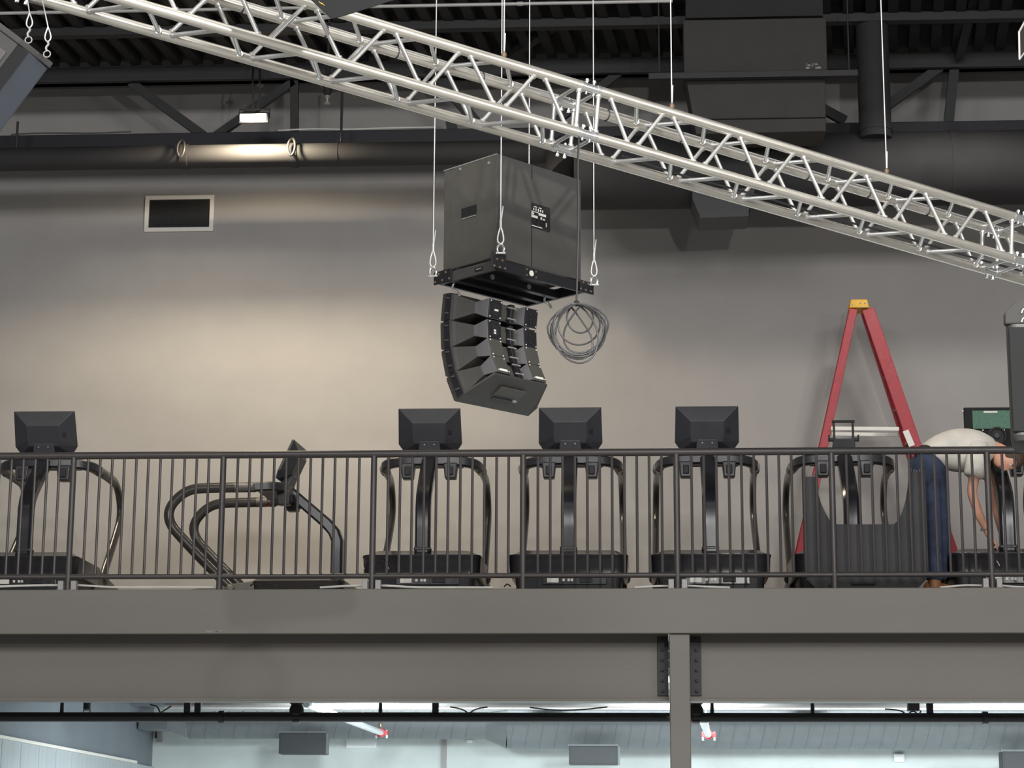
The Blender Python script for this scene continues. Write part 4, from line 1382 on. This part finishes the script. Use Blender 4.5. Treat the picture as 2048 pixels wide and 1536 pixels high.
t1, xa1, xb1, r1_, z1_ = spiral(378, 975, 1424, 1478.5, YD3, 'thinner grey spiral duct in the lower room, left of the reducer')
t2, xa2, xb2, r2_, z2_ = spiral(1016, 2100, 1418, 1497, YD3, 'wider grey spiral duct in the lower room, right of the reducer')
MB().tube([(xb1 - .01, YD3, z1_), (xa2 + .01, YD3, z2_)], r2_, 26, rs=[r1_, r2_]).build('reducer', M['lowduct'], t2, smooth=True, world=True)
e0 = at(290, 1445, YD3)
e1 = at(342, 1445, YD3)
m = MB()
rect = lambda x, w, h, zc_: [V((x, YD3 - w, zc_ - h)), V((x, YD3 + w, zc_ - h)), V((x, YD3 + w, zc_ + h)), V((x, YD3 - w, zc_ + h))]
zz_ = at(320, 1449, YD3).z
m.loft([rect(xl + .02, .2, .07, zz_), rect(e1.x, .2, .07, zz_), rect(xa1 + .01, r1_ * .95, r1_ * .95, z1_)])
m.build('square_transition', M['lowduct'], t1, world=True, bevel=.01)

# dark wall speakers / heaters
for (x0, y0, x1, y1, lb) in ((557, 1466, 652, 1508, 'charcoal flat wall speaker under the thinner spiral duct'), (1138, 1492, 1235, 1529, 'charcoal flat wall speaker under the wider spiral duct'), (2006, 1503, 2100, 1545, 'charcoal flat wall speaker cut by the lower right corner')):
    Y = 24.75
    a, b = at(x0, y1, Y), at(x1, y0, Y)
    t = thing('wall_speaker', lb, 'speaker', ((a.x + b.x) / 2, Y, a.z), group='flat charcoal wall speakers')
    MB().box(a.x, b.x, Y, Y + .26, a.z, b.z).build('cabinet', M['lowspk'], t, world=True, bevel=.008)
    MB().box(a.x - .01, b.x + .01, Y + .02, Y + .1, b.z - .005, b.z + .02).build('top_bracket', M['lowduct'], t, world=True)
    MB().box(b.x, b.x + .025, Y + .02, Y + .1, a.z, b.z).build('side_bracket', M['lowduct'], t, world=True)
    MB().box(a.x + .02, b.x - .02, Y - .006, Y + .001, a.z + .02, b.z - .02).build('front_grille', M['lowspk'], t, world=True)
    MB().box((a.x + b.x) / 2 - .03, (a.x + b.x) / 2 + .03, Y + .25, YL, (a.z + b.z) / 2 - .03, (a.z + b.z) / 2 + .03).build('wall_arm', M['steel'], t, world=True)

# signs and small fittings on the lower back wall
for (x0, y0, x1, y1, nm, lb, cat) in ((692, 1478, 753, 1496, 'blank_sign', 'blank white rectangular sign under the thinner spiral duct', 'sign'), (1788, 1507, 1809, 1524, 'junction_box', 'small square white box on the lower back wall at the right', 'box'),
                                      (933, 1479, 945, 1485, 'smoke_detector', 'tiny white detector under the spiral duct near the pale joint', 'detector'), (210, 1531, 226, 1545, 'wall_fixture', 'small white fixture at the bottom left on the panelled wall', 'fixture')):
    Y = YL - .05 if x0 > 300 else 24.0
    a, b = at(x0, y1, Y), at(x1, y0, Y)
    t = thing(nm, lb, cat, ((a.x + b.x) / 2, Y, a.z))
    MB().box(a.x, b.x, Y, Y + (.05 if x0 > 300 else .08), a.z, b.z).build('box', SIGN, t, world=True, bevel=.006)
    w = (b.x - a.x) * .06
    MB().box(a.x + w, b.x - w, Y - .006, Y + .001, a.z + w, b.z - w).build('face', SIGN, t, world=True, bevel=.002)
a, b = at(313, 1484, YL - .1), at(322, 1461, YL - .1)
t = thing('emergency_light', 'small grey conduit box beside the corner of the lower room', 'box', ((a.x + b.x) / 2, YL - .1, a.z))
MB().box(a.x, b.x, YL - .1, YL, a.z, b.z).build('box', M['ltgrey'], t, world=True, bevel=.006)
MB().box(a.x - .03, a.x, YL - .06, YL, a.z + .05, b.z + .03).build('dark_side_strip', M['steel'], t, world=True)  # narrow dark strip along the left side of the box
# ceiling fixture and cable loops in the lower room
a = at(174, 1414, 19.5)
t = thing('ceiling_speaker', 'small dark fitting between two rods under the slab at the left', 'fitting', a)
MB().lathe([(.02, .05), (.035, .035), (.035, -.02), (.02, -.035)], a, n=12).build('body', M['black'], t, smooth=True, world=True)
for dx in (-.03, .03):
    MB().tube([a + V((dx, 0, -.05)), V((a.x + dx, a.y, ZLC))], .005, 6).build('rod', M['black'], t, world=True)
for pts, lb in (([(300, 1409), (316, 1413), (320, 1427), (330, 1420), (343, 1412)], 'black cable looping at the lower room corner'), ([(900, 1414), (925, 1418), (938, 1428), (950, 1418), (975, 1414)], 'black cable hanging near the hanger strap in the lower room'),
                ([(1060, 1415), (1110, 1421), (1160, 1420), (1215, 1414)], 'black cable sagging under the slab left of the column'), ([(1770, 1418), (1806, 1421), (1812, 1433), (1825, 1420), (1838, 1430), (1842, 1421)], 'black cables looping under the slab at the right')):
    tag(MB().tube(smoothpath([at(x, y, 18.6) for x, y in pts], it=3), .007, 6).build('ceiling_cable', M['cable'], smooth=True), lb, 'cable')
for k, (y, lb) in enumerate(((1411, 'upper grey conduit under the slab in the lower room'), (1416, 'lower grey conduit under the slab in the lower room'))):
    Y = 20.5 + k * 1.2
    z = at(1200, y, Y).z
    xa_ = at(330, y, Y).x
    cdt = thing('ceiling_conduit', lb, 'conduit', (0, Y, z), group='conduits under the slab')
    MB().tube([(xa_, Y, z), (7, Y, z)], .02, 8).build('pipe', M['ltgrey'], cdt, smooth=True, world=True)
    for px in (1000, 1500, 2000):
        x = at(px, y, Y).x
        MB().tube([(x, Y, z), (x, Y, ZLC)], .006, 6).build('hanger', M['steel'], cdt, world=True)
a = at(1828, 1417, 19.2)
tag(MB().box(a.x - .05, a.x + .05, 19.2, 19.3, a.z - .02, ZLC).build('cable_box', M['steel'], bevel=.004), 'small dark cable box under the slab at the right', 'box')

# ------------------------------------------------------------------ cables on the mezzanine edge
for i, (pts, m_, lb, r) in enumerate((([(0, 1173), (60, 1171), (120, 1170), (135, 1172)], 'whitec', 'white cable at the foot of the leftmost railing post', .009),
                                      ([(152, 1170), (185, 1172), (230, 1175), (330, 1174), (440, 1175)], 'whitec', 'white cable lying along the slab edge before the leftmost treadmill', .008),
                                      ([(640, 1175), (690, 1172), (735, 1171)], 'whitec', 'white cable left of the bracketed post below the speaker array', .009),
                                      ([(757, 1171), (790, 1172), (830, 1175), (900, 1175), (985, 1175)], 'whitec', 'white cable lying before the treadmill under the speaker array', .009),
                                      ([(1270, 1175), (1310, 1172), (1345, 1172)], 'whitec', 'white cable left of the railing post above the column', .008),
                                      ([(1362, 1170), (1400, 1173), (1460, 1175)], 'whitec', 'white cable right of the railing post above the column', .008),
                                      ([(1880, 1175), (1930, 1170), (1965, 1171)], 'whitec', 'white cable by the boots of the bending person', .008),
                                      ([(1992, 1170), (2020, 1173), (2060, 1175)], 'whitec', 'white cable at the far right railing post', .008),
                                      ([(500, 1172), (508, 1166), (520, 1172), (535, 1166), (552, 1172)], 'cable', 'thin black cord looping near the sideways treadmill', .006),
                                      ([(612, 1172), (640, 1168), (668, 1173), (690, 1172)], 'cable', 'thin black cord at the foot of the sideways treadmill', .006),
                                      ([(1008, 1174), (1014, 1167), (1022, 1173)], 'cable', 'short black cord end between the two treadmills below the array', .006))):
    P_ = []
    for x, y in pts:
        p = at(x, y, YR + .09)
        p.z = max(p.z, ZF + r + .003)
        P_.append(p)
    tag(MB().tube(smoothpath(P_), r, 7).build('floor_cable', M[m_], smooth=True), lb, 'cable')
for x0, lb in ((726, 'small white cord tag left of the bracketed post'), (775, 'small white cord tag hanging before the treadmill hood'), (1996, 'small white tag on the hood of the rightmost treadmill')):
    y0 = 1133 if x0 < 1900 else 1127
    p = at(x0, y0, 16.66)
    t = thing('cord_tag', lb, 'tag', p)
    MB().bar(p + V((-.01, 0, .02)), p + V((.012, 0, -.02)), .004, .028, (0, -1, 0)).build('tag', M['white'], t, world=True)
    MB().tube(smoothpath([p + V((-.01, .005, .02)), p + V((-.05, .02, .05)), p + V((-.09, .04, .04))] if x0 > 740 else [p + V((.01, .005, .02)), p + V((.03, .03, .05)), p + V((.09, .06, .03))]), .004, 6).build('cord', M['cable'], t, world=True)


# ------------------------------------------------------------------ bending person
def skin_mesh(name, verts, edges, radii, m, parent, root=0, sub=2):
    me = bpy.data.meshes.new(name)
    o0 = V(parent['_o'])
    me.from_pydata([tuple(V(v) - o0) for v in verts], edges, [])
    me.materials.append(m)
    o = bpy.data.objects.new(name, me)
    C.objects.link(o)
    o.parent = parent
    sk = o.modifiers.new('skin', 'SKIN')
    sk.use_smooth_shade = True
    if not me.skin_vertices:
        bm = bmesh.new()
        bm.from_mesh(me)
        bm.verts.layers.skin.verify()
        bm.to_mesh(me)
        bm.free()
    for i, r in enumerate(radii):
        sv = me.skin_vertices[0].data[i]
        sv.radius = r if isinstance(r, tuple) else (r, r)
        sv.use_root = (i == root)
    s_ = o.modifiers.new('sub', 'SUBSURF')
    s_.levels = s_.render_levels = sub
    return o


YM = 16.95
per = thing('person', 'person in white T-shirt and blue jeans bending over the rightmost treadmill', 'person', (at(1872, 1180, YM).x, YM, ZF + .004))
zf = ZF + .004


def pp(x, y, dy=0):
    return at(x, y, YM + dy)


hipc = pp(1858, 945)
sh = pp(1958, 893)
verts = [hipc, pp(1890, 905), pp(1925, 893), sh, pp(1990, 895), pp(2012, 906), pp(2026, 922),
         # near arm 7..
         pp(1957, 905, -.19), pp(1943, 985, -.2), pp(1958, 1030, -.14), pp(1972, 1058, -.1), pp(1980, 1074, -.08),
         # far arm 12..
         pp(1965, 905, .2), pp(1985, 985, .22), pp(2000, 1050, .2), pp(2006, 1072, .18),
         # near leg 16..
         pp(1862, 960, -.1), pp(1876, 1062, -.12), pp(1872, 1150, -.1), V((pp(1868, 1160, -.1).x, YM - .1, zf + .07)),
         # far leg 20
         pp(1862, 960, .1), pp(1884, 1062, .14), pp(1882, 1150, .16), V((pp(1880, 1160).x, YM + .16, zf + .07))]
edges = [(0, 1), (1, 2), (2, 3), (3, 4), (4, 5), (5, 6), (3, 7), (7, 8), (8, 9), (9, 10), (10, 11), (3, 12), (12, 13), (13, 14), (14, 15), (0, 16), (16, 17), (17, 18), (18, 19), (0, 20), (20, 21), (21, 22), (22, 23)]
radii = [.075, .08, .10, .10, .055, .06, .055, .055, .042, .038, .028, .03, .05, .042, .034, .03, .085, .058, .045, .04, .085, .058, .045, .04]
body = skin_mesh('body', verts, edges, radii, M['skin'], per)
# head: shaped ellipsoid, face looking down and right
hc = pp(2016, 916, -.02)
hdx = (pp(2040, 948, -.02) - hc).normalized()    # crown direction (head bent forward and down)
hdx = V((.80, -.05, -.10)).normalized()
face = V((.12, -.35, -.93)).normalized()
face = (face - hdx * face.dot(hdx)).normalized()
side = hdx.cross(face)
hm = MB()
rings = []
prof = [(-.115, .035, .05, .045), (-.09, .055, .075, .06), (-.05, .068, .09, .07), (0, .076, .098, .085), (.045, .076, .094, .095), (.085, .064, .076, .085), (.11, .035, .045, .05), (.118, .008, .01, .01)]
for h_, wx, ff2, bb in prof:
    ring = []
    for j in range(20):
        a = 2 * math.pi * j / 20
        c_, s_ = math.cos(a), math.sin(a)
        rad_f = ff2 if c_ > 0 else bb
        dn = 0
        if abs(h_ + .02) < .045 and j == 0:
            dn = .022
        if h_ < -.06 and c_ > .5:
            dn = .008
        ring.append(hc + hdx * h_ + side * (s_ * wx) + face * (c_ * rad_f + dn))
    rings.append(ring)
hm.loft(rings)
hd_ = hm.build('head', M['skin'], per, smooth=True, world=True, sub=1)
nose = MB().tube([hc + hdx * .02 + face * .085, hc + hdx * -.01 + face * .105, hc + hdx * -.03 + face * .118, hc + hdx * -.042 + face * .09], .01, 8, rs=[.007, .010, .014, .008]).build('nose', M['skin'], hd_, smooth=True, world=True)
for sx in (-1, 1):
    e = hc + hdx * .018 + face * .082 + side * sx * .032
    MB().lathe([(.002, -.008), (.009, -.004), (.011, 0), (.009, .004), (.002, .008)], e, face, 10).build('eye', M['white'], hd_, smooth=True, world=True)
    MB().tube([e + hdx * .016 - side * .014 + face * .004, e + hdx * .02 + face * .006, e + hdx * .016 + side * .014 + face * .002], .0035, 6).build('eyebrow', M['hair'], hd_, world=True)
    ec = hc + hdx * -.0 - face * .005 + side * sx * .077
    MB().tube(smoothpath([ec + hdx * .03, ec + hdx * .025 - face * .018, ec - face * .014 - hdx * .01, ec - hdx * .03 + face * .004, ec + hdx * .0 + face * .006, ec + hdx * .03]), .006, 7).build('ear', M['skin'], hd_, smooth=True, world=True)
MB().tube([hc - hdx * .06 + face * .092 - side * .022, hc - hdx * .062 + face * .1, hc - hdx * .06 + face * .092 + side * .022], .005, 7).build('mouth', M['redpale'], hd_, smooth=True, world=True)
hr = MB()
rings = []
for h_, wx, ff2, bb in prof[2:]:
    ring = []
    for j in range(20):
        a = 2 * math.pi * j / 20
        c_, s_ = math.cos(a), math.sin(a)
        g = .010
        rf = (ff2 + (g if h_ > .05 else -.012)) if c_ > .15 else bb + g
        ring.append(hc + hdx * (h_ + (.008 if h_ > 0 else 0)) + side * (s_ * (wx + (g if c_ < .45 or h_ > .05 else -.004))) + face * (c_ * rf))
    rings.append(ring)
hr.loft(rings)
hr.build('hair', M['hair'], per, smooth=True, world=True, sub=1)
def etube(mb, secs, n=18):
    """secs: (centre, half depth along Y, half height across the run)"""
    rings = []
    for i, (c, a, b) in enumerate(secs):
        d = secs[min(i + 1, len(secs) - 1)][0] - secs[max(i - 1, 0)][0]
        d = V((d.x, d.y * .3, d.z)).normalized()
        yv = (V((0, 1, 0)) - d * d.y).normalized()
        nv = d.cross(yv)
        rings.append([c + yv * math.cos(2 * math.pi * k / n) * a + nv * math.sin(2 * math.pi * k / n) * b for k in range(n)])
    mb.loft(rings)
    return mb


# T-shirt
etube(MB(), [(pp(1846, 911), .135, .07), (pp(1851, 908), .15, .085), (pp(1873, 902), .165, .128), (pp(1903, 901), .185, .178), (pp(1938, 901), .20, .182), (pp(1966, 897), .185, .148), (pp(1984, 894), .10, .085), (pp(1992, 893), .066, .06)]).build('t_shirt', M['shirt'], per, smooth=True, world=True, sub=1)
for sg in (-1, 1):
    xo = 0 if sg < 0 else 8
    etube(MB(), [(pp(1958 + xo, 880, sg * .12), .07, .085), (pp(1956 + xo, 902, sg * .17), .08, .09), (pp(1951 + xo, 930, sg * .2), .078, .082), (pp(1947 + xo, 952, sg * .205), .076, .08), (pp(1946 + xo, 955, sg * .205), .068, .072)]).build('sleeve', M['shirt'], per, smooth=True, world=True, sub=1)
# jeans
etube(MB(), [(pp(1846, 906), .14, .09), (pp(1849, 918), .165, .13), (pp(1855, 940), .175, .15), (pp(1862, 965), .17, .13), (pp(1866, 985), .15, .09)]).build('jeans_seat', M['denim'], per, smooth=True, world=True, sub=1)
for dy0, dy1, xk, xf in ((-.085, -.1, 1874, 1871), (.085, .16, 1880, 1880)):
    etube(MB(), [(pp(1858, 945, dy0), .09, .13), (pp(1862, 975, dy0), .105, .13), (pp(1868, 1015, dy0), .098, .112), (pp(xk, 1060, (dy0 + dy1) / 2), .086, .095), (pp(xk - 1, 1090, dy1), .083, .09), (pp(xk - 2, 1125, dy1), .08, .09), (pp(xf, 1150, dy1), .080, .092), (pp(xf, 1163, dy1), .083, .096)]).build('jeans_leg', M['denim'], per, smooth=True, world=True, sub=1)
bl_ = [pp(1826, 918), pp(1832, 905), pp(1842, 899), pp(1856, 903), pp(1868, 918)]
MB().tube(smoothpath([p + V((0, -.12 - .05 * (i in (1, 2, 3)), 0)) for i, p in enumerate(bl_)]), .016, 8, flat=.5).build('belt', M['belt'], per, smooth=True, world=True)
for dy, px in ((-.1, 1871), (.16, 1880)):
    bx = pp(px, 1170, dy).x
    bo_ = MB()
    rings = []
    for x, w, h in ((-.09, .03, .07), (-.07, .045, .1), (0, .047, .105), (.07, .045, .085), (.14, .048, .065), (.19, .042, .05), (.215, .02, .03)):
        rings.append([V((bx + x, YM + dy + math.cos(a * math.pi / 6) * w, zf + max(.0, .03 + math.sin(a * math.pi / 6) * (h if math.sin(a * math.pi / 6) > 0 else .03)))) for a in range(12)])
    bo_.loft(rings)
    bo_.tube([(bx - .01, YM + dy, zf + .08), (bx - .005, YM + dy, zf + .17)], .052, 12)
    bb_ = bo_.build('boot', M['boot'], per, smooth=True, world=True)
    MB().box(bx - .095, bx + .215, YM + dy - .046, YM + dy + .046, zf, zf + .014).build('sole', M['belt'], bb_, world=True, bevel=.01)
# near hand: palm and five fingers gripping a small tool
wr = pp(1980, 1074, -.08)
hv, he, hrad = [wr, pp(1984, 1082, -.08)], [(0, 1)], [.028, .034]
for k, (dx, ln) in enumerate(((.0, .9), (.0, 1.0), (.0, .95), (.0, .8))):
    b0 = pp(1985, 1083, -.08) + V((.004, -.027 + .018 * k, -.006))
    i0 = len(hv)
    hv += [b0, b0 + V((.022, .0, -.022)) * ln, b0 + V((.018, .004, -.046)) * ln, b0 + V((-.002, .006, -.052)) * ln]
    he += [(1, i0), (i0, i0 + 1), (i0 + 1, i0 + 2), (i0 + 2, i0 + 3)]
    hrad += [.0095, .009, .0085, .0075]
i0 = len(hv)
hv += [pp(1977, 1083, -.1), pp(1976, 1089, -.115), pp(1980, 1094, -.11)]
he += [(1, i0), (i0, i0 + 1), (i0 + 1, i0 + 2)]
hrad += [.011, .010, .0085]
skin_mesh('hand', hv, he, hrad, M['skin'], per, sub=1)
w0 = pp(1970, 1056, -.1)
wd = (pp(1976, 1066, -.09) - pp(1964, 1044, -.12)).normalized()
n1 = wd.cross(V((0, 1, 0))).normalized()
n2 = wd.cross(n1)
MB().tube([w0 + n1 * math.cos(i * math.pi / 8) * .038 + n2 * math.sin(i * math.pi / 8) * .038 for i in range(16)], .004, 6, closed=True).build('bracelet', M['ltgrey'], per, smooth=True, world=True)
hp = pp(1986, 1092, -.075)
tag(MB().tube([hp + V((-.012, 0, .02)), hp + V((.004, 0, -.02)), hp + V((.012, 0, -.05))], .007, 8, rs=[.009, .009, .004]).build('screwdriver', M['black'], smooth=True), 'short dark hand tool held by the bending person', 'tool')

for o in bpy.data.objects:
    if '_o' in o:
        del o['_o']
